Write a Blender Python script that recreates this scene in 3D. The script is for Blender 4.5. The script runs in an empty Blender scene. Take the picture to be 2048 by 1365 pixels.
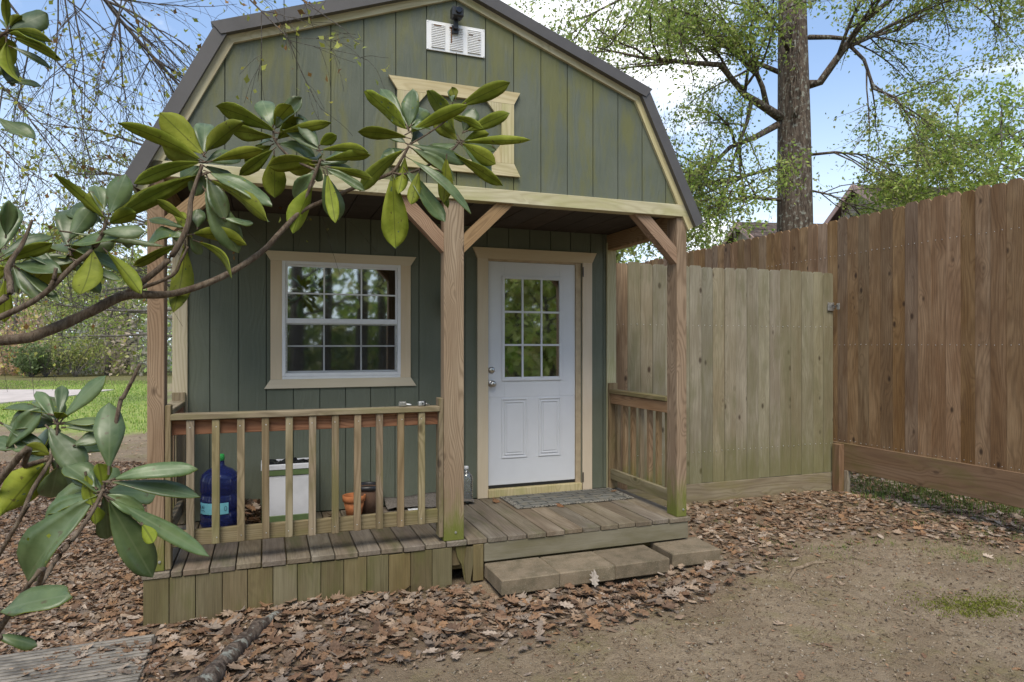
import bpy, math, random
import numpy as np
from mathutils import Vector, Matrix
R = math.radians
random.seed(7); rng = np.random.default_rng(7)
S = bpy.context.scene
COL = S.collection

# ------------------------------------------------------------------ camera
F, HX, HY = 1334.0, 1024.0, 690.0             # focal length and horizon in photo pixels
YAW = R(20.24); CAM = Vector((0, -4.35, 1.62))
cd = bpy.data.cameras.new('camera'); cam = bpy.data.objects.new('camera', cd); COL.objects.link(cam)
cam.location = CAM; cam.rotation_euler = (R(90), 0, -YAW)
cd.sensor_width = 36; cd.lens = 36*F/2048; cd.shift_y = (HY-682.5)/2048; cd.clip_start = .05; cd.clip_end = 2000
S.camera = cam
# ------------------------------------------------------------------ world, sun, exposure
SUN_EL, SUN_AZ = R(56), R(-158)               # azimuth: clockwise from +Y (behind the camera, to the left)
w = bpy.data.worlds.new('World'); S.world = w; w.use_nodes = True
sun = bpy.data.lights.new('sun', 'SUN'); sun.energy = 1.5; sun.angle = R(32); sun.color = (1, .93, .80)
so = bpy.data.objects.new('sun', sun); COL.objects.link(so)
sd = Vector((math.sin(SUN_AZ)*math.cos(SUN_EL), math.cos(SUN_AZ)*math.cos(SUN_EL), math.sin(SUN_EL)))
so.rotation_euler = sd.to_track_quat('Z', 'Y').to_euler()
S.view_settings.view_transform = 'Standard'; S.view_settings.look = 'None'
S.view_settings.exposure = 1.36; S.view_settings.gamma = 1
S.cycles.max_bounces = 8; S.cycles.transparent_max_bounces = 12

# ------------------------------------------------------------------ node helpers
class T:
    def __init__(s, tree): s.t = tree; s.n = tree.nodes; s.l = tree.links; s.n.clear()
    def node(s, typ, ins=None, **props):
        n = s.n.new(typ)
        for k, v in props.items(): setattr(n, k, v)
        for k, v in (ins or {}).items(): s.set(n, k, v)
        return n
    def set(s, n, k, v):
        i = n.inputs[k]
        if hasattr(v, 'is_output'): s.l.new(v, i)
        elif isinstance(v, tuple) and len(v) == 3 and i.type == 'RGBA': i.default_value = (*v, 1)
        else: i.default_value = v
    def m(s, op, a, b=0.0, c=None, clamp=False):
        n = s.node('ShaderNodeMath', operation=op, use_clamp=clamp); s.set(n, 0, a); s.set(n, 1, b)
        if c is not None: s.set(n, 2, c)
        return n.outputs[0]
    def v(s, op, a, b): 
        n = s.node('ShaderNodeVectorMath', operation=op); s.set(n, 0, a); s.set(n, 1, b); return n.outputs[0]
    def mix(s, f, a, b, blend='MIX'):
        n = s.node('ShaderNodeMix', data_type='RGBA', blend_type=blend); s.set(n, 0, f); s.set(n, 6, a); s.set(n, 7, b); return n.outputs[2]
    def noise(s, vec, scale, detail=4, rough=.55, dist=0.0):
        return s.node('ShaderNodeTexNoise', {'Vector': vec, 'Scale': scale, 'Detail': detail, 'Roughness': rough, 'Distortion': dist}).outputs[0]
    def ramp(s, x, a, b):
        n = s.node('ShaderNodeMapRange', {0: x, 1: a, 2: b, 3: 0.0, 4: 1.0}, interpolation_type='SMOOTHSTEP'); return n.outputs[0]
    def xyz(s, v):
        n = s.node('ShaderNodeSeparateXYZ', {0: v}); return n.outputs
    def cmb(s, x, y, z):
        n = s.node('ShaderNodeCombineXYZ'); s.set(n, 0, x); s.set(n, 1, y); s.set(n, 2, z); return n.outputs[0]
    def objco(s, seed=True):
        c = s.node('ShaderNodeTexCoord').outputs['Object']
        if not seed: return c
        r = s.node('ShaderNodeObjectInfo').outputs['Random']
        k = s.m('MULTIPLY', r, 61.7)
        return s.v('ADD', c, s.cmb(k, s.m('MULTIPLY', r, 13.1), s.m('MULTIPLY', r, 37.3)))
    def rand(s): return s.node('ShaderNodeObjectInfo').outputs['Random']
    def pos(s): return s.node('ShaderNodeNewGeometry').outputs['Position']
    def bump(s, h, strength=.3, dist=.004):
        return s.node('ShaderNodeBump', {'Height': h, 'Strength': strength, 'Distance': dist}).outputs[0]
    def out(s, sh): 
        o = s.node('ShaderNodeOutputMaterial'); s.l.new(sh, o.inputs[0])
    def bsdf(s, col, rough=.6, normal=None, metal=0.0, spec=.5, **kw):
        n = s.node('ShaderNodeBsdfPrincipled', {'Base Color': col, 'Roughness': rough, 'Metallic': metal, 'Specular IOR Level': spec})
        for k, v in kw.items(): s.set(n, k, v)
        if normal is not None: s.l.new(normal, n.inputs['Normal'])
        return n.outputs[0]
def new_mat(name):
    m = bpy.data.materials.new(name); m.use_nodes = True; return m, T(m.node_tree)

# sky: Nishita with broken white cloud, the same all round
t = T(w.node_tree)
sky = t.node('ShaderNodeTexSky', sky_type='NISHITA', sun_disc=False, sun_elevation=SUN_EL, sun_rotation=SUN_AZ, air_density=1.0, dust_density=.6, ozone_density=1.6)
dirv = t.node('ShaderNodeTexCoord').outputs['Generated']; X_, Y_, Z_ = t.xyz(dirv)
den = t.m('ADD', t.m('MAXIMUM', Z_, 0.0), .22)
cp = t.cmb(t.m('DIVIDE', X_, den), t.m('DIVIDE', Y_, den), 3.3)
c1 = t.noise(cp, 1.15, 9, .58, .25); c2 = t.noise(cp, 4.2, 6, .6)
cl = t.ramp(t.m('ADD', c1, t.m('MULTIPLY', t.m('SUBTRACT', c2, .5), .16)), .51, .66)
skyc = t.mix(t.ramp(Z_, .40, -.05), t.mix(.25, sky.outputs[0], (3.6, 5.2, 8.2)), (6.4, 7.3, 8.2))
ccol = t.mix(c2, (7.2, 7.5, 8.0), (10.2, 10.2, 10.2))
bg = t.node('ShaderNodeBackground', {'Color': t.mix(t.m('MULTIPLY', cl, .93), skyc, ccol), 'Strength': .075})
ow = t.node('ShaderNodeOutputWorld'); t.l.new(bg.outputs[0], ow.inputs[0])

# ------------------------------------------------------------------ object helpers
WM = {}
def link(name, data, parent=None, M=None, label=None, cat=None, group=None, kind=None):
    o = bpy.data.objects.new(name, data); COL.objects.link(o)
    M = M or Matrix.Identity(4); WM[o] = M
    if parent is not None:
        o.parent = parent; o.matrix_parent_inverse = WM[parent].inverted(); o.matrix_basis = M
    else: o.matrix_basis = M
    if label: o['label'] = label
    if cat: o['category'] = cat
    if group: o['group'] = group
    if kind: o['kind'] = kind
    return o
def thing(name, loc, label, cat, group=None):
    return link(name, None, None, Matrix.Translation(Vector(loc)), label, cat, group)
def mesh(verts, faces, mats, mi=None, smooth=False):
    me = bpy.data.meshes.new('m'); me.from_pydata([tuple(v) for v in verts], [], faces)
    for m in (mats if isinstance(mats, (list, tuple)) else [mats]): me.materials.append(m)
    if mi is not None: me.polygons.foreach_set('material_index', mi)
    if smooth: me.polygons.foreach_set('use_smooth', [True]*len(me.polygons))
    me.update(); return me
def np_mesh(V, Fc, mat, cols=None, smooth=False):
    """V (n,3), Fc (m,k) int array, cols per vertex (n,3)"""
    V = np.asarray(V, np.float32); Fc = np.asarray(Fc, np.int32); k = Fc.shape[1]
    me = bpy.data.meshes.new('m'); me.vertices.add(len(V)); me.vertices.foreach_set('co', V.ravel())
    me.loops.add(Fc.size); me.loops.foreach_set('vertex_index', Fc.ravel())
    me.polygons.add(len(Fc)); me.polygons.foreach_set('loop_start', np.arange(0, Fc.size, k, dtype=np.int32))
    me.polygons.foreach_set('loop_total', np.full(len(Fc), k, np.int32))
    if smooth: me.polygons.foreach_set('use_smooth', np.ones(len(Fc), bool))
    me.materials.append(mat); me.update(calc_edges=True)
    if cols is not None:
        a = me.attributes.new('tint', 'FLOAT_COLOR', 'POINT')
        a.data.foreach_set('color', np.hstack([cols, np.ones((len(V), 1))]).astype(np.float32).ravel())
    return me
def cbox(sx, sy, sz, ch=.003, z0=None):
    """chamfered box, centred (or from z0), returns verts, faces"""
    V = []; Fc = []; idx = {}
    hx, hy, hz = sx/2, sy/2, sz/2; ch = min(ch, hx*.45, hy*.45, hz*.45)
    zc = 0 if z0 is None else z0+hz
    for i in (-1, 1):
        for j in (-1, 1):
            for k in (-1, 1):
                for ax in range(3):
                    p = [i*(hx-ch), j*(hy-ch), k*(hz-ch)]; p[ax] = (i, j, k)[ax]*(hx, hy, hz)[ax]
                    idx[i, j, k, ax] = len(V); V.append((p[0], p[1], p[2]+zc))
    def q(*a): Fc.append(tuple(a))
    for s_ in (-1, 1):
        f = [(s_, -1, -1), (s_, 1, -1), (s_, 1, 1), (s_, -1, 1)]; q(*[idx[(*c, 0)] for c in (f if s_ > 0 else f[::-1])])
        f = [(-1, s_, -1), (-1, s_, 1), (1, s_, 1), (1, s_, -1)]; q(*[idx[(*c, 1)] for c in (f if s_ > 0 else f[::-1])])
        f = [(-1, -1, s_), (1, -1, s_), (1, 1, s_), (-1, 1, s_)]; q(*[idx[(*c, 2)] for c in (f if s_ > 0 else f[::-1])])
    for ax in range(3):
        b, c = (ax+1) % 3, (ax+2) % 3
        for sb in (-1, 1):
            for sc_ in (-1, 1):
                lo = [0]*3; hi = [0]*3; lo[ax] = -1; hi[ax] = 1; lo[b] = hi[b] = sb; lo[c] = hi[c] = sc_
                f = [idx[(*lo, b)], idx[(*hi, b)], idx[(*hi, c)], idx[(*lo, c)]]
                q(*(f if sb*sc_ > 0 else f[::-1]))
    for i in (-1, 1):
        for j in (-1, 1):
            for k in (-1, 1):
                f = [idx[i, j, k, 0], idx[i, j, k, 1], idx[i, j, k, 2]]; q(*(f if i*j*k > 0 else f[::-1]))
    return V, Fc
_mc = {}
def cbox_mesh(sx, sy, sz, mat, ch=.003):
    key = (round(sx, 4), round(sy, 4), round(sz, 4), mat.name, ch)
    if key not in _mc: _mc[key] = mesh(*cbox(sx, sy, sz, ch), mat)
    return _mc[key]
def axes(loc, x, z):
    x = Vector(x).normalized(); z = Vector(z).normalized(); y = z.cross(x).normalized(); x = y.cross(z)
    M = Matrix((x, y, z)).transposed().to_4x4(); M.translation = Vector(loc); return M
def board(name, parent, a, b, wid, thk, mat, wdir=(1, 0, 0), ch=.003, **kw):
    a, b = Vector(a), Vector(b); L = (b-a).length
    return link(name, cbox_mesh(wid, thk, L, mat, ch), parent, axes((a+b)/2, wdir, b-a), **kw)
def box(name, parent, lo, hi, mat, ch=.003, **kw):
    lo, hi = Vector(lo), Vector(hi); d = hi-lo
    return link(name, cbox_mesh(d.x, d.y, d.z, mat, ch), parent, Matrix.Translation((lo+hi)/2), **kw)
def prism(name, parent, poly, thk, mat, M, **kw):
    """poly: (x,z) list counter-clockwise seen from -Y; extruded from y=0 to y=thk"""
    n = len(poly); V = [(x, 0, z) for x, z in poly]+[(x, thk, z) for x, z in poly]
    Fc = [tuple(range(n)), tuple(range(2*n-1, n-1, -1))]+[(i, i+n, (i+1) % n+n, (i+1) % n) for i in range(n)]
    return link(name, mesh(V, Fc, mat), parent, M, **kw)
def lathe(prof, n=24):
    V = []; Fc = []
    for r, z in prof:
        for i in range(n): a = 2*math.pi*i/n; V.append((r*math.cos(a), r*math.sin(a), z))
    for j in range(len(prof)-1):
        for i in range(n): Fc.append((j*n+i, j*n+(i+1) % n, (j+1)*n+(i+1) % n, (j+1)*n+i))
    return V, Fc
class Tubes:
    def __init__(s): s.V = []; s.F = []
    def add(s, pts, rad, n=5):
        pts = [Vector(p) for p in pts]; b = len(s.V); up = Vector((.3, .2, .93))
        for i, p in enumerate(pts):
            d = (pts[min(i+1, len(pts)-1)]-pts[max(i-1, 0)])
            if d.length < 1e-9: d = Vector((0, 0, 1))
            d.normalize(); u = d.cross(up if abs(d.dot(up)) < .95 else Vector((1, 0, 0))).normalized(); v = d.cross(u)
            for k in range(n):
                a = 2*math.pi*k/n; s.V.append(p+(u*math.cos(a)+v*math.sin(a))*rad[i])
        for i in range(len(pts)-1):
            for k in range(n): s.F.append((b+i*n+k, b+i*n+(k+1) % n, b+(i+1)*n+(k+1) % n, b+(i+1)*n+k))
        e = b+(len(pts)-1)*n; s.F.append(tuple(range(e, e+n))); s.F.append(tuple(range(b+n-1, b-1, -1)))
    def mesh(s, mat): return mesh(s.V, s.F, mat, smooth=True)
cY, sY = math.cos(YAW), math.sin(YAW)
def ray(px, py):
    r = (px-HX)/F; return Vector((cY*r+sY, -sY*r+cY, -(py-HY)/F))
def at(px, py, dep): return CAM+ray(px, py)*dep
def onz(px, py, z=0.0): d = ray(px, py); return CAM+d*((z-CAM.z)/d.z)

# ------------------------------------------------------------------ materials
def wood(name, mid, dark, light, ring=.6, freq=16, fibre=.35, knots=.5, var=.22, blotch=None, stain=None, rough=.85, bump=.35, hue=None, knotcol=(.035, .02, .012)):
    m, t = new_mat(name); p = t.objco(); x, y, z = t.xyz(p)
    xy = t.m('ADD', x, t.m('MULTIPLY', y, .7))
    kq = t.cmb(t.m('MULTIPLY', x, 8.0), t.m('MULTIPLY', y, 3.0), t.m('MULTIPLY', z, 4.5))
    vn = t.node('ShaderNodeTexVoronoi', {'Vector': kq, 'Scale': 1.0, 'Randomness': 1.0}); vor = vn.outputs[0]
    gate = t.ramp(t.xyz(vn.outputs[1])[0], .66, .68)
    kn = t.m('MULTIPLY', t.ramp(vor, .20, .07), gate); kb = t.m('MULTIPLY', t.ramp(vor, .55, .05), gate)
    st = t.cmb(t.m('MULTIPLY', x, 4.2), t.m('MULTIPLY', y, 4.2), t.m('MULTIPLY', z, .55))
    field = t.noise(st, 1.0, 2, .45)
    r = t.m('ADD', t.m('MULTIPLY', field, 1.35), t.m('ADD', t.m('MULTIPLY', xy, 2.0), t.m('MULTIPLY', kb, .13*(1 if knots > 0 else 0))))
    ln = t.m('POWER', t.m('ADD', t.m('MULTIPLY', t.m('SINE', t.m('MULTIPLY', r, 6.283*freq)), .5), .5), 2.2)
    fb = t.noise(t.cmb(t.m('MULTIPLY', x, 1.0), t.m('MULTIPLY', y, 1.0), t.m('MULTIPLY', z, .022)), 190, 5, .65)
    big = t.noise(t.cmb(x, y, t.m('MULTIPLY', z, .25)), 7, 3, .55)
    c = t.mix(t.ramp(big, .35, .7), mid, light)
    c = t.mix(t.m('MULTIPLY', ln, ring), c, dark)
    c = t.mix(t.m('MULTIPLY', t.ramp(fb, .40, .75), fibre), c, dark)
    c = t.mix(t.m('MULTIPLY', t.ramp(fb, .5, .25), fibre*.6), c, light)
    if knots: c = t.mix(t.m('MULTIPLY', kn, knots), c, knotcol)
    rd = t.rand()
    k = t.m('ADD', 1-var/2, t.m('MULTIPLY', rd, var))
    hs = t.node('ShaderNodeHueSaturation', {'Hue': t.m('ADD', .5, t.m('MULTIPLY', t.m('SUBTRACT', t.m('FRACT', t.m('MULTIPLY', rd, 7.3)), .5), hue or .02)), 'Saturation': t.m('ADD', .85, t.m('MULTIPLY', t.m('FRACT', t.m('MULTIPLY', rd, 17.3)), .3)), 'Value': k, 'Color': c}); c = hs.outputs[0]
    if blotch:
        bc, ba, lo, hi = blotch
        b = t.noise(t.cmb(t.m('MULTIPLY', x, 3.0), t.m('MULTIPLY', y, 3.0), t.m('MULTIPLY', z, .9)), 2.3, 5, .6)
        c = t.mix(t.m('MULTIPLY', t.ramp(b, lo, hi), ba), c, bc)
    if stain:                                   # algae climbing from below, ragged
        sc_, sa, z0, z1 = stain
        wz = t.xyz(t.pos())[2]; nz = t.noise(t.cmb(t.m('MULTIPLY', x, 5.0), t.m('MULTIPLY', y, 5.0), t.m('MULTIPLY', z, 1.3)), 4.0, 5, .65)
        c = t.mix(t.m('MULTIPLY', t.ramp(t.m('ADD', wz, t.m('MULTIPLY', t.m('SUBTRACT', nz, .5), (z1-z0)*1.6)), z1, z0), sa), c, sc_)
    h = t.m('ADD', t.m('MULTIPLY', ln, -.35), t.m('MULTIPLY', fb, .9)); h = t.m('SUBTRACT', h, t.m('MULTIPLY', kn, .3))
    t.out(t.bsdf(c, rough, t.bump(h, bump, .003), spec=.25)); return m
GREENALG = (.085, .105, .02)
M_POST = wood('post_wood', (.25, .168, .098), (.125, .078, .042), (.315, .228, .142), ring=.6, freq=24, fibre=.35, knots=.75, var=.12, stain=((.115, .135, .02), .9, .32, .66), hue=.01)
M_BRACE = wood('brace_wood', (.275, .17, .092), (.14, .078, .04), (.34, .225, .13), ring=.55, freq=22, fibre=.25, knots=.4, var=.15)
M_RAIL = wood('rail_wood', (.215, .165, .095), (.10, .075, .04), (.29, .235, .15), ring=.5, freq=12, knots=.7, var=.35, blotch=((.135, .125, .045), .7, .45, .70), hue=.03)
M_RAILR = wood('red_rail_wood', (.27, .125, .055), (.13, .05, .022), (.34, .175, .085), ring=.6, freq=12, knots=.6, var=.15)
M_DECK = wood('deck_wood', (.15, .118, .084), (.058, .044, .031), (.22, .182, .137), ring=.25, freq=10, fibre=.5, knots=.2, var=.34, blotch=((.085, .085, .035), .75, .5, .75), bump=.5)
M_SKIRT = wood('skirt_wood', (.135, .105, .052), (.065, .05, .025), (.18, .148, .08), ring=.2, freq=9, fibre=.5, knots=.25, var=.25, blotch=((.095, .095, .028), .7, .46, .72), hue=.03)
M_RIM = wood('rim_paint', (.178, .15, .098), (.095, .078, .048), (.215, .185, .128), ring=.12, freq=9, fibre=.35, knots=.3, var=.06, blotch=((.125, .11, .06), .7, .45, .7))
M_GRAY = wood('weathered_cedar', (.212, .182, .122), (.105, .088, .056), (.285, .255, .185), ring=.22, freq=15, fibre=.5, knots=.85, var=.26, blotch=((.145, .135, .075), .75, .44, .72), hue=.025, stain=((.14, .138, .05), .55, .2, .8), bump=.35)
M_BROWN = wood('brown_stained_cedar', (.22, .132, .066), (.08, .045, .023), (.325, .215, .12), ring=.36, freq=13, fibre=.55, knots=.9, var=.5, blotch=((.115, .062, .03), .75, .50, .76), hue=.012, bump=.4)
M_KICK = wood('kickboard_wood', (.20, .118, .055), (.095, .052, .024), (.235, .15, .08), ring=.4, freq=8, fibre=.3, knots=.5, var=.1, blotch=((.13, .11, .035), .6, .45, .72))
M_KICKG = wood('grey_kickboard_wood', (.215, .165, .108), (.11, .08, .048), (.28, .23, .155), ring=.4, freq=9, fibre=.3, knots=.4, var=.1, blotch=((.19, .165, .06), .6, .45, .72))
M_CREAMW = wood('cream_weathered_paint', (.47, .405, .245), (.30, .24, .125), (.55, .49, .32), ring=.4, freq=12, fibre=.3, knots=.15, var=.08, blotch=((.33, .32, .13), .55, .48, .72), bump=.3)
M_CREAM = wood('cream_paint', (.58, .475, .32), (.50, .40, .26), (.62, .52, .365), ring=.12, freq=12, fibre=.2, knots=.0, var=.05, rough=.6, bump=.2)
M_SOFFIT = wood('dark_brown_boards', (.052, .042, .033), (.030, .024, .019), (.066, .054, .043), ring=.1, freq=8, fibre=.2, knots=.0, var=.25, bump=.2)  # very dark brown tone for the porch ceiling boards
def siding(name, algae, ca, cb):
    m, t = new_mat(name); p = t.objco(); x, y, z = t.xyz(p); P = t.pos(); wx, wy, wz = t.xyz(P)
    emb = t.noise(t.cmb(t.m('MULTIPLY', x, 1.0), 0.0, t.m('MULTIPLY', z, .10)), 75, 4, .6, .8)
    fine = t.noise(t.cmb(t.m('MULTIPLY', x, .12), 0.0, z), 210, 3, .6)
    sw = t.m('SINE', t.m('MULTIPLY', t.m('ADD', t.noise(t.cmb(t.m('MULTIPLY', x, 4.0), 0.0, t.m('MULTIPLY', z, .9)), 1.0, 2), t.m('MULTIPLY', x, 1.2)), 75))
    c = t.mix(t.ramp(t.noise(P, 2.2, 4), .35, .7), ca, cb)
    c = t.mix(t.m('MULTIPLY', t.m('MULTIPLY', fine, emb), .35), c, (.066, .078, .052))
    hs = t.node('ShaderNodeHueSaturation', {'Value': t.m('ADD', .94, t.m('MULTIPLY', t.rand(), .12)), 'Color': c}); c = hs.outputs[0]
    if algae:
        al = t.noise(t.cmb(t.m('MULTIPLY', wx, 1.9), 0.0, t.m('MULTIPLY', wz, .62)), 1.6, 5, .62)
        al2 = t.noise(t.cmb(t.m('MULTIPLY', wx, 9.0), 0.0, t.m('MULTIPLY', wz, 1.6)), 1.6, 4, .6)
        a = t.ramp(t.m('ADD', al, t.m('MULTIPLY', t.m('SUBTRACT', al2, .5), .55)), .44, .66)
        c = t.mix(t.m('MULTIPLY', a, .68), c, (.138, .136, .040))
        c = t.mix(t.m('MULTIPLY', t.ramp(t.noise(P, 1.4, 5), .55, .72), .35), c, (.17, .17, .135))
    h = t.m('ADD', t.m('ADD', t.m('MULTIPLY', emb, .5), t.m('MULTIPLY', fine, .35)), t.m('MULTIPLY', sw, .12))
    t.out(t.bsdf(c, .62, t.bump(h, .95, .004), spec=.35)); return m
M_SIDE = siding('green_siding', False, (.118, .131, .094), (.138, .150, .112)); M_GABLE = siding('green_siding_with_algae', True, (.098, .111, .081), (.120, .131, .098))
def plain(name, col, rough=.5, metal=0.0, spec=.5, noise=.12, scale=30, bump=.08, **kw):
    m, t = new_mat(name); p = t.objco(); n = t.noise(p, scale, 5, .6)
    d = tuple(v*(1-noise*1.6) for v in col)
    t.out(t.bsdf(t.mix(t.ramp(n, .3, .75), col, d), rough, t.bump(n, bump, .002), metal, spec, **kw)); return m
M_BACK = plain('groove_backing_green', (.05, .062, .045), .8)  # dark green backing sheet behind the siding boards, visible in the grooves
M_METAL = plain('brown_roof_metal', (.082, .074, .070), .42, 0, .5, .1, 9)
M_WHITE = plain('white_door_paint', (.63, .64, .67), .35, 0, .5, .03, 6, .02)
M_VINYL = plain('white_vinyl', (.74, .74, .74), .4, 0, .5, .05, 14)
M_JAMB = plain('jamb_paint', (.46, .36, .235), .6, 0, .4, .15, 14)
M_BLACK = plain('black_plastic', (.018, .018, .02), .4)
M_STEEL = plain('satin_nickel', (.55, .53, .50), .28, 1.0, .5, .1, 50)
M_ZINC = plain('galvanised_steel', (.62, .62, .60), .42, .85, .5, .25, 60)
M_DARK = plain('dark_interior', (.02, .02, .02), .9)
M_WALLIN = plain('interior_board', (.14, .11, .08), .9)
def glass(name, ior, tint=(.9, .93, .92), rough=.0):
    m, t = new_mat(name)
    nz = t.noise(t.objco(), 3.0, 1); nb = t.bump(nz, .025, .01)
    fr = t.node('ShaderNodeFresnel', {'IOR': ior}).outputs[0]
    g = t.node('ShaderNodeBsdfGlossy', {'Color': (.93, .96, .95), 'Roughness': rough, 'Normal': nb}).outputs[0]
    tr = t.node('ShaderNodeBsdfTransparent', {'Color': tint}).outputs[0]
    mx = t.node('ShaderNodeMixShader', {0: fr, 1: tr, 2: g}); t.out(mx.outputs[0]); return m
M_GLASS = glass('window_glass', 4.4, (.5, .52, .5), .03)
def screen_mat():
    m, t = new_mat('insect_screen'); tr = t.node('ShaderNodeBsdfTransparent', {'Color': (1, 1, 1)}).outputs[0]
    d = t.bsdf((.045, .045, .048), .7); mx = t.node('ShaderNodeMixShader', {0: .14, 1: tr, 2: d}); t.out(mx.outputs[0]); return m
M_SCREEN = screen_mat()
def concrete():
    m, t = new_mat('mossy_concrete'); p = t.objco(); n = t.noise(p, 9, 6, .65); f = t.noise(p, 140, 4, .7)
    c = t.mix(t.ramp(n, .35, .7), (.195, .152, .103), (.115, .094, .06)); c = t.mix(t.ramp(f, .5, .8), c, (.30, .26, .20)); c = t.mix(t.m('MULTIPLY', t.ramp(f, .45, .2), .5), c, (.07, .06, .035))
    hs = t.node('ShaderNodeHueSaturation', {'Value': t.m('ADD', .85, t.m('MULTIPLY', t.rand(), .3)), 'Color': c})
    t.out(t.bsdf(hs.outputs[0], .92, t.bump(t.m('ADD', n, t.m('MULTIPLY', f, .6)), .6, .006), spec=.2)); return m
M_CONC = concrete()
def tinted(name, rough=.75, trans=.35, var=.25, gloss=.3):
    """vertex-tinted thin foliage"""
    m, t = new_mat(name); a = t.node('ShaderNodeAttribute', attribute_name='tint').outputs['Color']
    n = t.noise(t.pos(), 60, 3); c = t.mix(t.m('MULTIPLY', t.ramp(n, .35, .7), var), a, (.05, .035, .02), 'MULTIPLY')
    b = t.bsdf(c, rough, spec=gloss); tl = t.node('ShaderNodeBsdfTranslucent', {'Color': c}).outputs[0]
    t.out(t.node('ShaderNodeMixShader', {0: trans, 1: b, 2: tl}).outputs[0]); return m
M_LITTER = tinted('dead_leaf', .8, .15, .35, .2); M_FOL = tinted('tree_leaf', .6, .45, .1, .35); M_GRASS = tinted('grass_blade', .6, .35, .1)
def bark(name, a, b, lichen=0.0, scale=1.0):
    m, t = new_mat(name); P = t.pos(); x, y, z = t.xyz(P)
    q = t.cmb(t.m('MULTIPLY', x, 1.0), t.m('MULTIPLY', y, 1.0), t.m('MULTIPLY', z, .22))
    n = t.noise(q, 26*scale, 5, .65, .6); n2 = t.noise(P, 15*scale, 4); c = t.mix(t.ramp(n, .35, .65), a, b)
    if lichen: c = t.mix(t.m('MULTIPLY', t.ramp(t.m('ADD', n2, t.m('MULTIPLY', n, .3)), .70, .80), lichen), c, (.36, .38, .33))
    t.out(t.bsdf(c, .9, t.bump(n, .9, .03/scale), spec=.2)); return m
M_BARK = bark('oak_bark', (.055, .04, .031), (.165, .128, .10), .55); M_TWIG = bark('twig_bark', (.05, .04, .033), (.115, .098, .082), .2, 3); M_STICK = bark('stick_bark', (.15, .11, .07), (.30, .23, .16), .0, 3)
M_MAGB = bark('magnolia_bark', (.085, .058, .04), (.16, .125, .09), .0, 4); M_FARB = bark('far_bark', (.10, .085, .07), (.19, .17, .145), .3)
def magleaf(name, c1, c2, rough, rib, trans, gloss, coat=0.0):
    m, t = new_mat(name); p = t.node('ShaderNodeTexCoord').outputs['Object']; x, y, z = t.xyz(p); r = t.rand()
    n = t.noise(t.objco(), 28, 4); ax = t.m('ABSOLUTE', x)
    ve = t.m('SINE', t.m('MULTIPLY', t.m('SUBTRACT', z, t.m('MULTIPLY', ax, .6)), 420))
    c = t.mix(t.ramp(n, .3, .7), c1, c2); c = t.mix(t.m('MULTIPLY', t.ramp(t.noise(t.objco(), 13, 3), .45, .7), .35), c, tuple(min(v*1.7+.02, 1) for v in c2)); c = t.mix(t.m('MULTIPLY', t.ramp(t.m('ABSOLUTE', x), .0022, .0006), .75), c, rib)
    c = t.mix(t.m('MULTIPLY', t.ramp(ve, .8, 1.0), .12), c, rib)
    c = t.mix(t.m('MULTIPLY', t.ramp(t.noise(t.objco(), 60, 4), .64, .70), .7), c, (.09, .06, .025))
    c = t.node('ShaderNodeHueSaturation', {'Value': t.m('ADD', .8, t.m('MULTIPLY', r, .4)), 'Hue': t.m('ADD', .49, t.m('MULTIPLY', t.m('FRACT', t.m('MULTIPLY', r, 9.1)), .02)), 'Color': c}).outputs[0]
    nb = t.bump(t.m('ADD', t.m('MULTIPLY', ve, -.07), n), .35, .0015)
    b = t.bsdf(c, rough, nb, spec=gloss); tl = t.node('ShaderNodeBsdfTranslucent', {'Color': c}).outputs[0]
    t.out(t.node('ShaderNodeMixShader', {0: trans, 1: b, 2: tl}).outputs[0]); return m
M_LEAFT = magleaf('magnolia_leaf_top', (.064, .104, .032), (.108, .150, .055), .40, (.14, .18, .08), .18, .6)
M_LEAFU = magleaf('magnolia_leaf_underside', (.225, .275, .022), (.315, .35, .04), .6, (.13, .15, .02), .5, .3)  # light green underside; base colour raised to carry the glow of backlight

# ------------------------------------------------------------------ ground
def gh(x, y):
    x = np.asarray(x, float); y = np.asarray(y, float)
    h = .010*np.sin(x*2.1+.7)*np.cos(y*1.7)+.006*np.sin(x*5.3+y*3.1)+.005*np.sin(x*9.1-y*7.7+1)+.003*np.sin(x*21+y*17)*np.sin(x*13-y*19)
    return np.where((np.abs(x) < 14) & (np.abs(y) < 14), h, .0)-.004
def inpoly(x, y, poly):
    x = np.asarray(x); y = np.asarray(y); r = np.zeros(x.shape, bool); n = len(poly)
    for i in range(n):
        (x0, y0), (x1, y1) = poly[i], poly[(i+1) % n]
        c = ((y0 > y) != (y1 > y)) & (x < (x1-x0)*(y-y0)/((y1-y0) or 1e-9)+x0); r ^= c
    return r
def gp(pts): return [tuple(onz(*p)[:2]) for p in pts]
P_FRONT = gp([(0, 930), (292, 930), (300, 1150), (905, 1172), (980, 1200), (1110, 1175), (1440, 1135), (1490, 1150), (1380, 1205), (1000, 1290), (600, 1365), (500, 1480), (0, 1480), (-300, 1300), (-200, 950)])
P_RIGHT = gp([(1370, 1012), (1680, 978), (1760, 1000), (2060, 1010), (2300, 1060), (2060, 1105), (1850, 1075), (1700, 1062), (1590, 1085), (1480, 1150), (1440, 1130), (1380, 1085)])
P_LAWN = gp([(-900, 752), (330, 752), (330, 885), (150, 868), (0, 850), (-900, 850)])
def axis(lo, hi, d, far, g=1.16):
    a = list(np.arange(lo, hi, d)); s_ = d
    while a[-1] < far: s_ *= g; a.append(a[-1]+s_)
    s_ = d
    while a[0] > -far: s_ *= g; a.insert(0, a[0]-s_)
    return np.array(a)
ax, ay = axis(-2.4, 7.0, .035, 600), axis(-4.2, 2.6, .035, 600)
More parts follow.
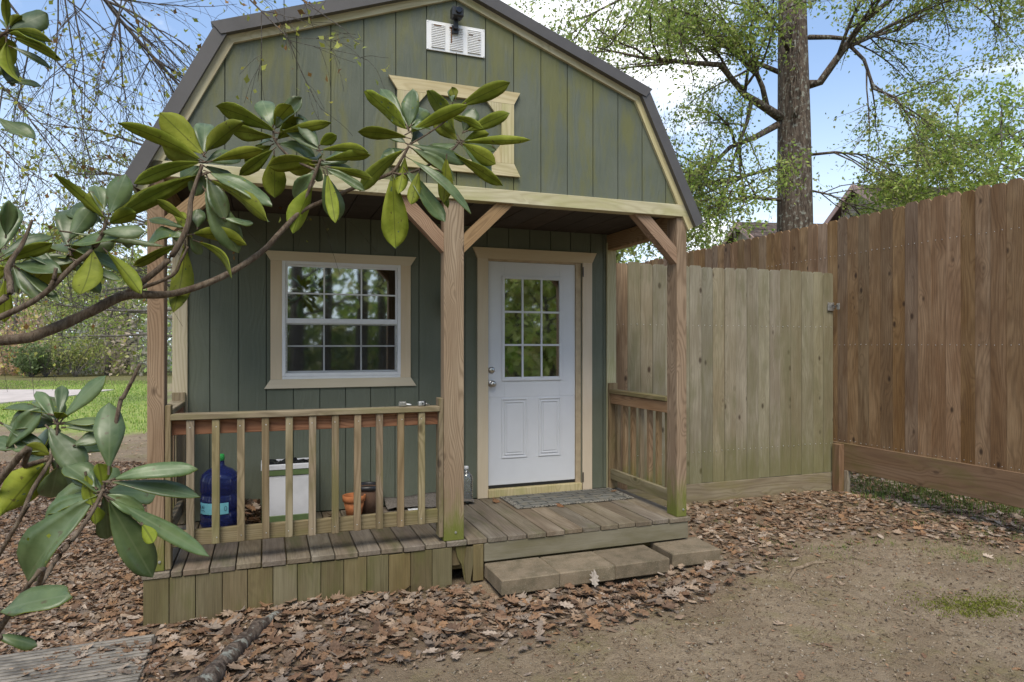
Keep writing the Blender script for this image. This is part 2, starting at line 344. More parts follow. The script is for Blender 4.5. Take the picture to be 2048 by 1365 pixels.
gx, gy = np.meshgrid(ax, ay, indexing='ij'); nx, ny = gx.shape
gx_, gy_ = gx.ravel(), gy.ravel(); gz = gh(gx_, gy_)
near = (gx_ > -2.4) & (gx_ < 7) & (gy_ > -4.2) & (gy_ < 2.6)
gz = gz+near*rng.normal(0, .0028, gz.shape)
def soft(poly, r, n=9):
    acc = np.zeros(gx_.shape)
    for i in range(n):
        a = 2*math.pi*i/n; acc += inpoly(gx_+r*math.cos(a), gy_+r*math.sin(a), poly)
    return acc/n
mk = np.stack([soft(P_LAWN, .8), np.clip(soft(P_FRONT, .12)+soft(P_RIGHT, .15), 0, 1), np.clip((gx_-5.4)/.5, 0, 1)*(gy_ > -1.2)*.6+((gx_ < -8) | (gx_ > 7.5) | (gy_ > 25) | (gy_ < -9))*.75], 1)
ii = np.arange(nx*ny).reshape(nx, ny)
fc = np.stack([ii[:-1, :-1], ii[1:, :-1], ii[1:, 1:], ii[:-1, 1:]], -1).reshape(-1, 4)
def ground_mat():
    m, t = new_mat('bare_dirt_and_lawn'); P = t.pos(); a = t.xyz(t.node('ShaderNodeAttribute', attribute_name='tint').outputs['Vector'])
    n1 = t.noise(P, 1.3, 5, .6); n2 = t.noise(P, 14, 5, .65); n3 = t.noise(P, 95, 4, .7)
    sx = t.v('MULTIPLY', P, (1, 1, 1)); fl = t.noise(t.cmb(t.m('MULTIPLY', t.xyz(P)[0], .35), t.xyz(P)[1], 0.0), 60, 3, .7)
    c = t.mix(t.ramp(n1, .35, .68), (.255, .192, .125), (.34, .266, .182)); c = t.mix(t.m('MULTIPLY', t.ramp(n2, .42, .75), .55), c, (.15, .11, .072))
    c = t.mix(t.m('MULTIPLY', t.ramp(n3, .46, .7), .5), c, (.12, .085, .053)); c = t.mix(t.m('MULTIPLY', t.ramp(fl, .6, .78), .45), c, (.29, .24, .17))
    mo = t.ramp(t.m('ADD', t.noise(P, 1.7, 5, .65), t.m('MULTIPLY', n3, .12)), .56, .72); c = t.mix(t.m('MULTIPLY', mo, .5), c, (.21, .185, .075))
    c = t.mix(t.m('MULTIPLY', a[1], .7), c, t.mix(n2, (.13, .088, .058), (.24, .17, .115)))
    g = t.mix(t.ramp(t.noise(P, 3.0, 6, .7), .3, .7), (.23, .31, .07), (.35, .39, .12)); g = t.mix(t.m('MULTIPLY', t.ramp(t.noise(P, .6, 4), .5, .75), .5), g, (.33, .30, .15))
    c = t.mix(t.ramp(t.m('ADD', a[0], t.m('MULTIPLY', t.m('SUBTRACT', n2, .5), .8)), .35, .65), c, g)
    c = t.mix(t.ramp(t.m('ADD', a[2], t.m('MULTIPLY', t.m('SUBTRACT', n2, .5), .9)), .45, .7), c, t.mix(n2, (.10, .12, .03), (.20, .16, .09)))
    t.out(t.bsdf(c, .95, t.bump(t.m('ADD', n2, t.m('MULTIPLY', n3, .8)), 1.0, .022), spec=.15)); return m
M_GROUND = ground_mat()
link('ground', np_mesh(np.stack([gx_, gy_, gz], 1), fc, M_GROUND, mk, True), kind='structure', label='bare brown dirt yard with lawn farther off')
M_DRIVE = plain('pale_concrete', (.55, .48, .43), .9, 0, .2, .15, 3, .2)
dv = [onz(*p)+Vector((0, 0, .03)) for p in [(-900, 781), (228, 781), (150, 792), (80, 801), (0, 808), (-900, 850)]]
dn = len(dv); link('driveway', mesh(dv+[v-Vector((0, 0, .12)) for v in dv], [tuple(range(dn-1, -1, -1)), tuple(range(dn, 2*dn))]+[(i, (i+1) % dn, (i+1) % dn+dn, i+dn) for i in range(dn)], M_DRIVE), kind='structure', label='pale concrete driveway crossing the far lawn')

# ------------------------------------------------------------------ shed
XL, XR, WY, BY = -.646, 3.037, 1.135, 7.2      # body left, right, front wall, back
CX = (XL+XR)/2
shed = thing('shed', (CX, 0, 0), 'green gambrel-roofed wooden shed with railed front porch and cream trim', 'shed')
# gambrel outline: fascia outer edge and offsets
GO = [(-.765, 2.556), (-.272, 3.53), (CX, 4.075), (2.66, 3.53), (3.15, 2.556)]
def offs(pts, d):
    out = []
    for i, p in enumerate(pts):
        ns = []
        for a, b in ((i-1, i), (i, i+1)):
            if 0 <= a and b < len(pts):
                v = Vector((pts[b][0]-pts[a][0], pts[b][1]-pts[a][1])).normalized(); ns.append(Vector((v.y, -v.x)))
        if len(ns) == 2: n = (ns[0]+ns[1]).normalized(); n = n/n.dot(ns[0])
        else: n = ns[0]
        out.append((p[0]+n.x*d, p[1]+n.y*d))
    return out
G1 = offs(GO, .077); G2 = offs(GO, .124)
def top_at(x, O):
    for (a, b), (c, d) in zip(O, O[1:]):
        if a <= x <= c: return b+(d-b)*(x-a)/(c-a)
    return 0
# gable wall
BZ0, BZ1 = 2.598, 2.689
gw = prism('gable_wall', shed, [(G2[0][0]+.03, BZ0+.05)]+[(x, z) for x, z in [(p[0], max(p[1], BZ0+.05)) for p in G2[4:5]]]+[G2[3], G2[2], G2[1]], .03, M_BACK, Matrix.Translation((0, .012, 0)))
joints = [-.437+.2053*i for i in range(-1, 18)]
for x0, x1 in zip(joints, joints[1:]):
    a, b = x0+.003, x1-.003; pts = [x for x in (G1[1][0], G1[2][0], G1[3][0]) if a < x < b]
    tops = [(x, top_at(x, G1)-.012) for x in [b]+sorted(pts, reverse=True)+[a]]
    zb = BZ1-.02; tops = [(x, z) for x, z in tops]
    if max(z for _, z in tops) < zb+.02: continue
    if tops[0][1] < zb:                       # right end slopes below the beam: clip
        (bx, bz), (axx, az) = tops[0], tops[1]; k = (zb-bz)/(az-bz); tops[0] = (bx+(axx-bx)*k, zb+.001); poly = [(a, zb)]+tops
    elif tops[-1][1] < zb:
        (axx, az), (bx, bz) = tops[-1], tops[-2]; k = (zb-az)/(bz-az); tops[-1] = (axx+(bx-axx)*k, zb+.001); poly = [(b, zb)]+tops
    else: poly = [(a, zb), (b, zb)]+tops
    cx = (a+b)/2; prism('siding_board', gw, [(x-cx, z-3.2) for x, z in poly], .012, M_GABLE, Matrix.Translation((cx, 0, 3.2)))
# beam and cream rake trims, brown fascia
board('beam', shed, (-.70, .022, (BZ0+BZ1)/2), (3.085, .022, (BZ0+BZ1)/2), BZ1-BZ0, .088, M_CREAMW, (0, 0, 1))
def strip(name, parent, A, B, i, y0, thk, mat):
    q = [A[i], A[i+1], B[i+1], B[i]]; q = [q[3], q[2], q[1], q[0]]
    d = Vector((A[i+1][0]-A[i][0], 0, A[i+1][1]-A[i][1])).normalized(); o = Vector((q[0][0], y0, q[0][1]))
    zx = d; xx = Vector((d.z, 0, -d.x))
    M = axes(o, xx, zx); Mi = M.inverted(); V = []
    for yy in (0, thk):
        for x, z in q: V.append(Mi @ Vector((x, y0+yy, z)))
    return link(name, mesh(V, [(0, 1, 2, 3), (7, 6, 5, 4), (0, 4, 5, 1), (1, 5, 6, 2), (2, 6, 7, 3), (3, 7, 4, 0)], mat), parent, M)
roof = None
def slab(V4, thk_vec, mat, name, parent):
    V = [Vector(v) for v in V4]; V += [v+Vector(thk_vec) for v in V]
    return link(name, mesh(V, [(0, 1, 2, 3), (7, 6, 5, 4), (0, 4, 5, 1), (1, 5, 6, 2), (2, 6, 7, 3), (3, 7, 4, 0)], mat), parent)
G05 = offs(GO, .012); G07 = offs(GO, .05)
roof = link('roof', mesh(*(lambda O, I: ([(x, yy, z) for yy in (.0, BY) for x, z in O]+[(x, yy, z) for yy in (.0, BY) for x, z in I],
       [(i, i+5, i+6, i+1) for i in range(4)]+[(i+11, i+16, i+15, i+10) for i in range(4)]+[(i, i+1, i+11, i+10) for i in range(4)]+[(i+5, i+15, i+16, i+6) for i in range(4)]+[(0, 10, 15, 5), (4, 9, 19, 14)]))(G05, G07), M_METAL), shed)
for i in range(4):
    strip('rake_trim', shed, G1, G2, i, -.022, .022, M_CREAMW)
    n = (Vector((GO[i+1][0]-GO[i][0], GO[i+1][1]-GO[i][1]))).normalized()
    # folded metal fascia: lap the upper piece over the lower one
    ext = .035 if i == 2 else 0; ext0 = .035 if i == 1 else 0
    A = [list(p) for p in GO]; B = [list(p) for p in G1]
    if ext: 
        for O in (A, B): O[i+1][0] += n.x*ext; O[i+1][1] += n.y*ext
    if ext0:
        for O in (A, B): O[i][0] -= n.x*ext0; O[i][1] -= n.y*ext0
    up = i in (1, 2)
    strip('fascia', roof, A, B, i, -.066 if up else -.058, .075 if up else .066, M_METAL)
    # ribbed roof sheets: ribs run from ridge to eave
    for k in range(24):
        y = .15+k*.3; p0, p1 = Vector((GO[i][0], y, GO[i][1])), Vector((GO[i+1][0], y, GO[i+1][1]))
        board('roof_rib', roof, p0, p1, .03, .02, M_METAL, (0, 1, 0), .006)
# gable vent with louvres
vent = box('gable_vent', shed, (.997, -.012, 3.578), (1.402, -.004, 3.772), M_VINYL, .002)
for cx in (1.075, 1.2, 1.325):
    for k in range(14):
        z = 3.600+k*.0115; board('louvre', vent, (cx-.046, -.016, z), (cx+.046, -.016, z), .0065, .008, M_VINYL, (0, -.8, .6), .001)
for x in (1.005, 1.2, 1.394):
    for z in (3.586, 3.764): link('screw', mesh(*lathe([(0, .003), (.004, .002), (.0045, 0)], 8), M_ZINC), vent, axes((x, -.012, z), (1, 0, 0), (0, -1, 0)))
M_RUST = plain('rust', (.17, .065, .02), .9, 0, .2, .4, 60)
for x, z, wd, hh in ((1.168, 3.742, .035, .012), (1.165, 3.69, .007, .10), (1.07, 3.742, .05, .006), (1.3, 3.715, .03, .004), (1.36, 3.69, .02, .004), (1.21, 3.735, .02, .006)):
    box('rust_streak', vent, (x-wd/2, -.0215, z-hh/2), (x+wd/2, -.0195, z+hh/2), M_RUST, .001)
# blind ornamental frame on the gable
orn = prism('gable_ornament', shed, [(.744, 3.29), (.802, 3.285), (.802, 2.87), (.80, 2.86), (1.60, 2.86), (1.602, 2.87), (1.602, 3.285), (1.60, 3.29)][:0] or [(.84, 2.84), (1.57, 2.84), (1.57, 3.31), (.84, 3.31)], .002, M_GABLE, Matrix.Translation((0, -.003, 0)))
def trim_frame(parent, xo0, xo1, xi0, xi1, z0, z1, hb, ht, sw, y, thk, mat, bottom=True):
    """flared head and sill with straight stiles; xo: flare ends, xi: outer stile edges"""
    def horiz(name, poly):
        M = Matrix(((0, 0, 1, 0), (0, 1, 0, 0), (1, 0, 0, 0), (0, 0, 0, 1)))
        M = Matrix(((0, 0, 1, 0), (0, -1, 0, 0), (1, 0, 0, 0), (0, 0, 0, 1))); M.translation = Vector((0, y, 0))
        V = [(z, 0, x) for x, z in poly]+[(z, -thk, x) for x, z in poly]; n = len(poly)
        V = [(a, -b-thk if False else b, c) for a, b, c in V]
        Fc = [tuple(range(n-1, -1, -1)), tuple(range(n, 2*n))]+[(i, (i+1) % n, (i+1) % n+n, i+n) for i in range(n)]
        return link(name, mesh(V, Fc, mat), parent, M)
    horiz('head_trim', [(xi0, z1-ht), (xi1, z1-ht), (xo1, z1), (xo0, z1)])
    if bottom: horiz('sill_trim', [(xo0, z0), (xo1, z0), (xi1, z0+hb), (xi0, z0+hb)])
    zb = z0+hb if bottom else z0
    for xa in (xi0, xi1-sw):
        cx = xa+sw/2; board('side_trim', parent, (cx, y+thk/2, zb), (cx, y+thk/2, z1-ht), sw, thk-.001, mat, (1, 0, 0), .002)
trim_frame(orn, .744, 1.656, .802, 1.611, 2.785, 3.367, .085, .085, .09, -.026, .022, M_CREAMW)
for sx in (-1, 1):
    for sz in (-1, 1):
        c = (1.2065+sx*.3135, 3.076+sz*.205); tri = [(c[0], c[1]), (c[0]-sx*.105, c[1]), (c[0], c[1]-sz*.13)]
        if sx*sz > 0: tri = tri
        else: tri = [tri[0], tri[2], tri[1]]
        prism('corner_block', orn, tri[::-1] if False else tri, .02, M_CREAMW, Matrix.Translation((0, -.025, 0)))
# porch ceiling
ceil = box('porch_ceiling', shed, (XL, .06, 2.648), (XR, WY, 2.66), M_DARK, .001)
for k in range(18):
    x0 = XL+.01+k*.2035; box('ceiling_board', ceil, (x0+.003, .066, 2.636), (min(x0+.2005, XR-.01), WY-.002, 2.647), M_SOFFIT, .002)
for x in (XL+.045, XR-.045):
    board('side_beam', shed, (x, .075, 2.56), (x, WY-.004, 2.56), .14, .085, M_BRACE, (0, 0, 1))
for x, sgn in ((XL-.03, -1), (XR+.03, 1)):
    board('eave_board', shed, (x, .02, 2.555), (x, BY, 2.555), .075, .022, M_BRACE, (0, 0, 1))
# front wall
fw = None
def wall_with_holes():
    hs_ = [(.13, 1.365, 1.02, 2.26), (1.797, .34, 2.635, 2.35)]
    xs = sorted({XL, XR, *[h[0] for h in hs_], *[h[2] for h in hs_]}); V = []; Fc = []
    for x0, x1 in zip(xs, xs[1:]):
        zs = [(.27, 2.65)]
        for h in hs_:
            if h[0] <= (x0+x1)/2 <= h[2]: zs = [(.27, h[1]), (h[3], 2.65)]
        for a, b in zs:
            k = len(V); V += [(x0, WY, a), (x1, WY, a), (x1, WY, b), (x0, WY, b), (x0, WY+.06, a), (x1, WY+.06, a), (x1, WY+.06, b), (x0, WY+.06, b)]
            Fc += [(k, k+1, k+2, k+3), (k+7, k+6, k+5, k+4), (k, k+4, k+5, k+1), (k+1, k+5, k+6, k+2), (k+2, k+6, k+7, k+3), (k+3, k+7, k+4, k)]
    return mesh(V, Fc, M_BACK)
fw = link('front_wall', wall_with_holes(), shed)
wj = [XL+.02]+[-.395+.1985*i for i in range(17)]+[2.912, XR-.02]
wj = sorted(v for v in wj if v <= XR-.02)
for x0, x1 in zip(wj, wj[1:]):
    if x1-x0 < .02: continue
    a, b = x0+.0028, x1-.0028
    segs = [(.305, 2.636)]
    if b > .10 and a < 1.05: segs = [(.305, 1.35), (2.275, 2.636)]
    if b > 1.77 and a < 2.66: segs = [(2.36, 2.636)]
    for z0, z1 in segs:
        L, Rr = a, b
        if segs != [(.305, 2.636)]: pass
        box('siding_board', fw, (L, WY-.013, z0), (Rr, WY-.001, z1), M_SIDE, .0015)
    # slivers beside the openings
    if len(segs) == 2 or segs[0][0] > 2:
        z0, z1 = (1.35, 2.275) if len(segs) == 2 else (.305, 2.36)
        lo, hi = (.10, 1.05) if len(segs) == 2 else (1.77, 2.66)
        for L, Rr in ((a, min(b, lo)), (max(a, hi), b)):
            if Rr-L > .006: box('siding_board', fw, (L, WY-.013, z0+.0005), (Rr, WY-.001, z1-.0005), M_SIDE, .0015)
for xa, xb in ((XL, XL+.102), (XR-.094, XR)):
    cx = (xa+xb)/2; board('corner_trim', shed, (cx, WY-.024, .30), (cx, WY-.024, 2.635 if xa < 0 else 2.56), xb-xa, .021, M_CREAMW)
# other walls, floor and inner faces
for nm, lo, hi in (('side_wall', (XL+.002, WY+.06, .12), (XL+.05, BY-.05, 2.6)), ('side_wall', (XR-.05, WY+.06, .12), (XR-.002, BY-.05, 2.6)), ('back_wall', (XL+.002, BY-.05, .12), (XR-.002, BY, 2.6))):
    wl = box(nm, shed, lo, hi, M_SIDE)
    if nm == 'side_wall':
        xo = lo[0]-.008 if lo[0] < 0 else hi[0]-.002
        for k in range(29): box('siding_board', wl, (xo, WY+.07+k*.2055, .13), (xo+.010, WY+.07+k*.2055+.2, 2.59), M_SIDE, .0015)
prism('back_gable', shed, [(G2[0][0], 2.6), (G2[4][0], 2.6), G2[3], G2[2], G2[1]], .04, M_SIDE, Matrix.Translation((0, BY-.04, 0)))
box('floor_frame', shed, (XL+.01, .05, .09), (XR-.01, BY-.06, .262), M_SKIRT)
box('loft_floor', shed, (XL+.05, WY+.07, 2.45), (XR-.05, BY-.06, 2.5), M_WALLIN)
box('back_lining', shed, (XL+.06, BY-.09, .3), (XR-.06, BY-.06, 2.44), M_WALLIN)
# window
win = box('window', shed, (.116, WY-.032, 1.352), (1.037, WY-.012, 1.372), M_VINYL, .002)
def rect_frame(parent, name, x0, x1, z0, z1, wd, y0, y1, mat):
    box(name, parent, (x0, y0, z0), (x0+wd, y1, z1), mat, .002); box(name, parent, (x1-wd, y0, z0), (x1, y1, z1), mat, .002)
    box(name, parent, (x0+wd, y0, z1-wd), (x1-wd, y1, z1), mat, .002); box(name, parent, (x0+wd, y0, z0), (x1-wd, y1, z0+wd), mat, .002)
rect_frame(win, 'frame', .116, 1.037, 1.373, 2.272, .026, WY-.034, WY+.03, M_VINYL)
rect_frame(win, 'sash', .143, 1.010, 1.80, 2.245, .014, WY-.022, WY-.004, M_VINYL)
rect_frame(win, 'sash', .143, 1.010, 1.40, 1.8, .014, WY+.000, WY+.018, M_VINYL)
box('meeting_rail', win, (.143, WY-.026, 1.787), (1.010, WY-.003, 1.826), M_VINYL, .002)
def panes(win, xs, zs, y, mat, mun, mw=.012, muntin=True):
    for x0, x1 in zip(xs, xs[1:]):
        for z0, z1 in zip(zs, zs[1:]): box('pane', win, (x0+.0005, y, z0+.0005), (x1-.0005, y+.004, z1-.0005), mat, .0005)
    for x in xs[1:-1]: box('muntin', win, (x-mw/2, y-.007, zs[0]), (x+mw/2, y-.001, zs[-1]), mun, .001)
    for z in zs[1:-1]: box('muntin', win, (xs[0], y-.0085, z-mw/2), (xs[-1], y-.0012, z+mw/2), mun, .001)
panes(win, [.157, .432, .722, .996], [1.826, 2.022, 2.231], WY-.012, M_GLASS, M_VINYL)
panes(win, [.157, .432, .722, .996], [1.414, 1.61, 1.787], WY+.010, M_GLASS, M_VINYL)
box('insect_screen', win, (.15, WY-.012, 1.40), (1.003, WY-.0105, 1.786), M_SCREEN, .0003)
rect_frame(win, 'screen_frame', .143, 1.010, 1.388, 1.7865, .009, WY-.0155, WY-.0085, M_ZINC)
trim_frame(win, -.014, 1.167, .032, 1.12, 1.282, 2.345, .07, .073, .084, WY-.034, .022, M_CREAM)
# door
door = box('door', shed, (1.80, WY-.004, .400), (2.630, WY+.036, 1.16), M_WHITE, .003)
for lo, hi in (((1.80, .400), (2.63, .40)),): pass
box('slab_stile', door, (1.80, WY-.0045, 1.1605), (1.948, WY+.036, 2.343), M_WHITE, .001); box('slab_stile', door, (2.473, WY-.0045, 1.1605), (2.63, WY+.036, 2.343), M_WHITE, .001)
box('slab_rail', door, (1.9485, WY-.0045, 2.196), (2.4725, WY+.036, 2.343), M_WHITE, .001); box('slab_rail', door, (1.9485, WY-.0045, 1.1605), (2.4725, WY+.036, 1.338), M_WHITE, .001)
rect_frame(door, 'lite_frame', 1.925, 2.498, 1.304, 2.222, .025, WY-.017, WY-.005, M_WHITE)
panes(door, [1.95, 2.119, 2.30, 2.473], [1.33, 1.618, 1.908, 2.197], WY-.004, M_GLASS, M_WHITE, .017)
for x0, x1 in ((1.922, 2.163), (2.268, 2.488)):
    for q, (d, yy) in enumerate(((0, .008), (.028, .007))):
        rect_frame(door, 'panel_moulding', x0+d, x1-d, .63+d, 1.15-d, .012 if q == 0 else .009, WY-.004-yy, WY-.0035, M_WHITE)
    box('raised_panel', door, (x0+.05, WY-.009, .68), (x1-.05, WY-.0042, 1.10), M_WHITE, .004)
knobp = [(0, .062), (.012, .062), (.024, .056), (.028, .046), (.024, .034), (.012, .026), (.011, .010), (.027, .009), (.032, .004), (.032, 0)]
bolt = [(0, .020), (.012, .019), (.022, .016), (.028, .008), (.030, 0)]
for nm, pr, z in (('knob', knobp, 1.282), ('deadbolt', bolt, 1.40)):
    k = link(nm, mesh(*lathe(pr, 20), M_STEEL, smooth=True), door, axes((1.832, WY-.004, z), (1, 0, 0), (0, -1, 0)))
    box('keyhole', k, (1.829, WY-.0685 if nm == 'knob' else WY-.026, z-.006), (1.835, WY-.0655 if nm == 'knob' else WY-.0225, z+.006), M_BLACK, .0005)
for xa in (1.7925, 2.6325): box('jamb', door, (xa, WY-.018, .37), (xa+.0065 if xa < 2 else 2.6815, WY+.05, 2.36), M_JAMB, .001)
box('jamb', door, (1.80, WY-.018, 2.345), (2.632, WY+.05, 2.362), M_JAMB, .001)
box('threshold', door, (1.7925, WY-.05, .302), (2.682, WY+.05, .372), M_CREAMW, .004)
box('sweep', door, (1.80, WY-.003, .374), (2.63, WY+.03, .399), M_BLACK, .002)
for z in (2.28, .42): box('hinge', door, (2.689, WY-.043, z-.045), (2.700, WY-.0345, z+.045), M_BLACK, .002)
trim_frame(door, 1.657, 2.835, 1.697, 2.789, .302, 2.456, 0, .094, .095, WY-.036, .024, M_CREAM, bottom=False)
# deck
deck = link('deck', mesh(*cbox(3.66, .04, .13), M_SKIRT), shed, Matrix.Translation((1.2, .07, .19)))
dg = [-.675, -.523, -.46]+[-.46+.1447*i for i in range(1, 24)]
dg = [v for v in dg if v < 2.95]+[3.062]
for i, (x0, x1) in enumerate(zip(dg, dg[1:])):
    f = random.uniform(-.006, .005); dz = random.uniform(-.002, .002)
    board('deck_board', deck, ((x0+x1)/2, -.018+f, .2825+dz), ((x0+x1)/2+random.uniform(-.001, .001), WY-.014, .2825+dz), x1-x0-.007, .035, M_DECK, (1, 0, 0), .004)
# skirting in front, broken towards the step
sk = link('skirting', mesh(*cbox(1.82, .03, .05), M_SKIRT), shed, Matrix.Translation((.26, .022, .235)))
sj = [-.666, -.53, -.39, -.245, -.105, .04, .182, .323, .463, .607, .747, .891, 1.035, 1.172]
for x0, x1 in zip(sj, sj[1:]):
    t0 = .262-random.uniform(0, .008); board('skirt_board', sk, ((x0+x1)/2, -.004+random.uniform(-.002, .002), -.02), ((x0+x1)/2, -.004, t0), x1-x0-.004, .018, M_SKIRT, (1, 0, 0), .002)
box('skirt_board', sk, (1.176, .018, .125), (1.235, .034, .262), M_SKIRT)
prism('skirt_board', sk, [(-.035, .12), (-.02, .045), (.01, -.01), (.03, -.12), (.045, -.135), (.04, .12)], .016, M_SKIRT, Matrix.Translation((1.232, .000, .14)), label='split and rotted skirting board beside the dark hole')
prism('skirt_board', sk, [(-.02, .095), (-.035, -.02), (-.022, -.15), (.004, -.155), (.03, .0), (.028, .095)], .02, M_SKIRT, Matrix.Translation((1.292, -.014, .155)), label='rotted skirting stub tapering to the ground')
box('skirt_board', sk, (1.318, -.016, .015), (1.392, .004, .262), M_SKIRT)
board('rim_joist', shed, (1.398, .008, .2), (3.042, .008, .2), .125, .038, M_RIM, (0, 0, 1))
board('rim_joist', shed, (3.022, .03, .19), (3.022, WY, .19), .145, .035, M_SKIRT, (0, 0, 1))
for x in (-.645, ): board('rim_joist', shed, (x, .03, .15), (x, 3.0, .15), .21, .02, M_SKIRT, (0, 0, 1))
for x, y in ((1.6, .25), (2.4, .25), (2.95, .3), (-.5, .5), (.5, .5)): box('pier_block', shed, (x-.1, y, -.02), (x+.1, y+.2, .09), M_CONC, .01)
# posts and braces
for xa, xb, yb in ((-.646, -.557, .135), (1.118, 1.258, .089), (2.949, 3.037, .138)):
    cx = (xa+xb)/2; p = board('porch_post', shed, (cx, yb/2, .30), (cx, yb/2, 2.597), xb-xa, yb, M_POST, (1, 0, 0), .004)
    bx = {True: cx+.012, False: cx+.02}[xa > 0]
    link('bolt_head', mesh(*lathe([(0, .007), (.007, .006), (.009, 0)], 8), M_ZINC), p, axes((bx, 0, .355), (1, 0, 0), (0, -1, 0)))
for (x0, z0), (x1, z1) in (((1.118, 2.305), (.86, 2.565)), ((1.258, 2.305), (1.53, 2.572)), ((2.949, 2.302), (2.672, 2.573)), ((-.557, 2.305), (-.285, 2.573))):
    a = Vector((x0, .045, z0)); b = Vector((x1, .045, z1)); d = (b-a).normalized(); n = Vector((-d.z, 0, d.x)); w2 = .044
    # mitred ends: vertical at the post, level under the beam
    V = []
    s_ = 1 if x1 > x0 else -1
    pts = []
    for k in (-w2, w2):
        c = a+n*k; tt = (x0-s_*.004-c.x)/d.x; e = a+n*k+d*tt
        c2 = b+n*k; t2 = (BZ0+.002-c2.z)/d.z; e2 = c2+d*t2; pts.append((e, e2))
    q = [pts[0][0], pts[0][1], pts[1][1], pts[1][0]]; Mx = axes((a+b)/2, (n.x, 0, n.z), d); Mi = Mx.inverted()
    V = [Mi @ Vector((v.x, .006, v.z)) for v in q]+[Mi @ Vector((v.x, .09, v.z)) for v in q]
    link('brace', mesh(V, [(0, 1, 2, 3), (7, 6, 5, 4), (0, 4, 5, 1), (1, 5, 6, 2), (2, 6, 7, 3), (3, 7, 4, 0)], M_BRACE), shed, Mx)
# railings
def front_rail():
    r = board('railing', shed, (-.553, .06, 1.128), (1.116, .06, 1.128), .088, .036, M_RAILR, (0, 0, 1))
    board('cap_rail', r, (-.525, .038, 1.194), (1.09, .038, 1.191), .036, .09, M_RAIL, (0, 0, 1), .004)
    board('bottom_rail', r, (-.553, .06, .466), (1.116, .06, .466), .092, .036, M_RAIL, (0, 0, 1))
    for xx, z1 in ((-.538, 1.265), (1.100, 1.262)): board('nailing_strip', r, (xx, .045, .305 if xx < 0 else .33), (xx, .045, z1), .03, .088, M_RAIL, (1, 0, 0))
    for i in range(11):
        x = -.421+.1391*i; dx = random.uniform(-.003, .003); b = board('baluster', r, (x+dx, .022, .428+random.uniform(-.006, .006)), (x, .022, 1.174), .043, .038, M_RAIL, (1, 0, 0), .003)
        for z in (.468, 1.13): link('nail', mesh(*lathe([(0, .002), (.0035, .001), (.0035, 0)], 6), M_ZINC), b, axes((x+random.uniform(-.006, .006), .003, z), (1, 0, 0), (0, -1, 0)))
front_rail()
def side_rail(xi, xo, y0, y1):
    xc = (xi+xo)/2; s_ = 1 if xo > xi else -1
    r = board('railing', shed, (xi, y0, 1.128), (xi, y1, 1.128), .088, .036, M_RAILR if s_ < 0 else M_BRACE, (0, 0, 1))
    board('cap_rail', r, (xi+s_*.012, y0, 1.194), (xi+s_*.012, y1, 1.194), .036, .088, M_RAIL, (0, 0, 1), .004)
    board('bottom_rail', r, (xi, y0, .44), (xi, y1, .44), .092, .036, M_RAIL, (0, 0, 1))
    board('nailing_strip', r, (xi+s_*.015, y1+.016, .305), (xi+s_*.015, y1+.016, 1.27), .088, .03, M_RAIL, (1, 0, 0))
    for i in range(7):
        y = y0+.075+i*.134; board('baluster', r, (xi+s_*.038, y, .40), (xi+s_*.038, y, 1.172), .038, .04, M_POST if i % 3 else M_RAIL, (1, 0, 0), .003)
side_rail(2.972, 3.03, .139, WY-.072); side_rail(-.585, -.64, .136, WY-.072)

# ------------------------------------------------------------------ things on the porch
def th_part(name, parent, vf, mat, loc, smooth=True, rz=0, **kw):
    return link(name, mesh(*vf, mat, smooth=smooth), parent, Matrix.Translation(Vector(loc)) @ Matrix.Rotation(rz, 4, 'Z'), **kw)
def blue_mat():
    m, t = new_mat('blue_polycarbonate'); g = t.node('ShaderNodeFresnel', {'IOR': 1.6}).outputs[0]
    a = t.bsdf((.022, .032, .14), .12, None, 0, .6); tr = t.node('ShaderNodeBsdfTransparent', {'Color': (.30, .36, .66)}).outputs[0]
    t.out(t.node('ShaderNodeMixShader', {0: t.m('ADD', g, .55, clamp=True), 1: tr, 2: a}).outputs[0]); return m
jug = thing('water_jug', (-.315, .93, .30), 'large blue water jug with a bright green cap behind the railing', 'water jug')
jp = [(0, .005), (.10, .0), (.122, .012), (.13, .035), (.13, .10), (.124, .115), (.124, .125), (.13, .14), (.13, .225), (.124, .238), (.124, .25), (.131, .265), (.131, .345), (.118, .385), (.085, .415), (.05, .43), (.032, .445), (.030, .475), (.030, .485)]
jb = th_part('body', jug, lathe(jp, 32), blue_mat(), (-.315, .93, .301))
th_part('cap', jug, lathe([(0, .525), (.028, .524), (.032, .519), (.0325, .482), (.030, .480)], 20), plain('green_cap', (.035, .34, .07), .4), (-.315, .93, .301))
M_LAB = plain('pale_blue_label', (.22, .58, .66), .6, 0, .3, .06)
lab = [((.1312)*math.cos(a), (.1312)*math.sin(a), z) for z in (.115, .195) for a in [R(-160+i*9) for i in range(12)]]
lb = th_part('label_sticker', jug, (lab, [(i, i+1, i+13, i+12) for i in range(11)]), M_LAB, (-.315, .93, .301))
scr = Tubes()
def ink(a0, pts):
    scr.add([(.1322*math.cos(R(a0+u*60)), .1322*math.sin(R(a0+u*60)), z) for u, z in pts], [.0016]*len(pts), 4)
ink(-156, [(0, .18), (0, .155), (.05, .153)]); ink(-148, [(0, .155), (.05, .175), (.1, .155)]); ink(-138, [(0, .18), (0, .154)]); ink(-153, [(0, .145), (.1, .138), (.2, .145), (.3, .136)])
ink(-70, [(.06*math.cos(a), .155+.016*math.sin(a)) for a in [R(i*30) for i in range(13)]])
link('lettering', scr.mesh(plain('ink', (.02, .05, .12), .6)), lb, Matrix.Translation((-.315, .93, .301)))
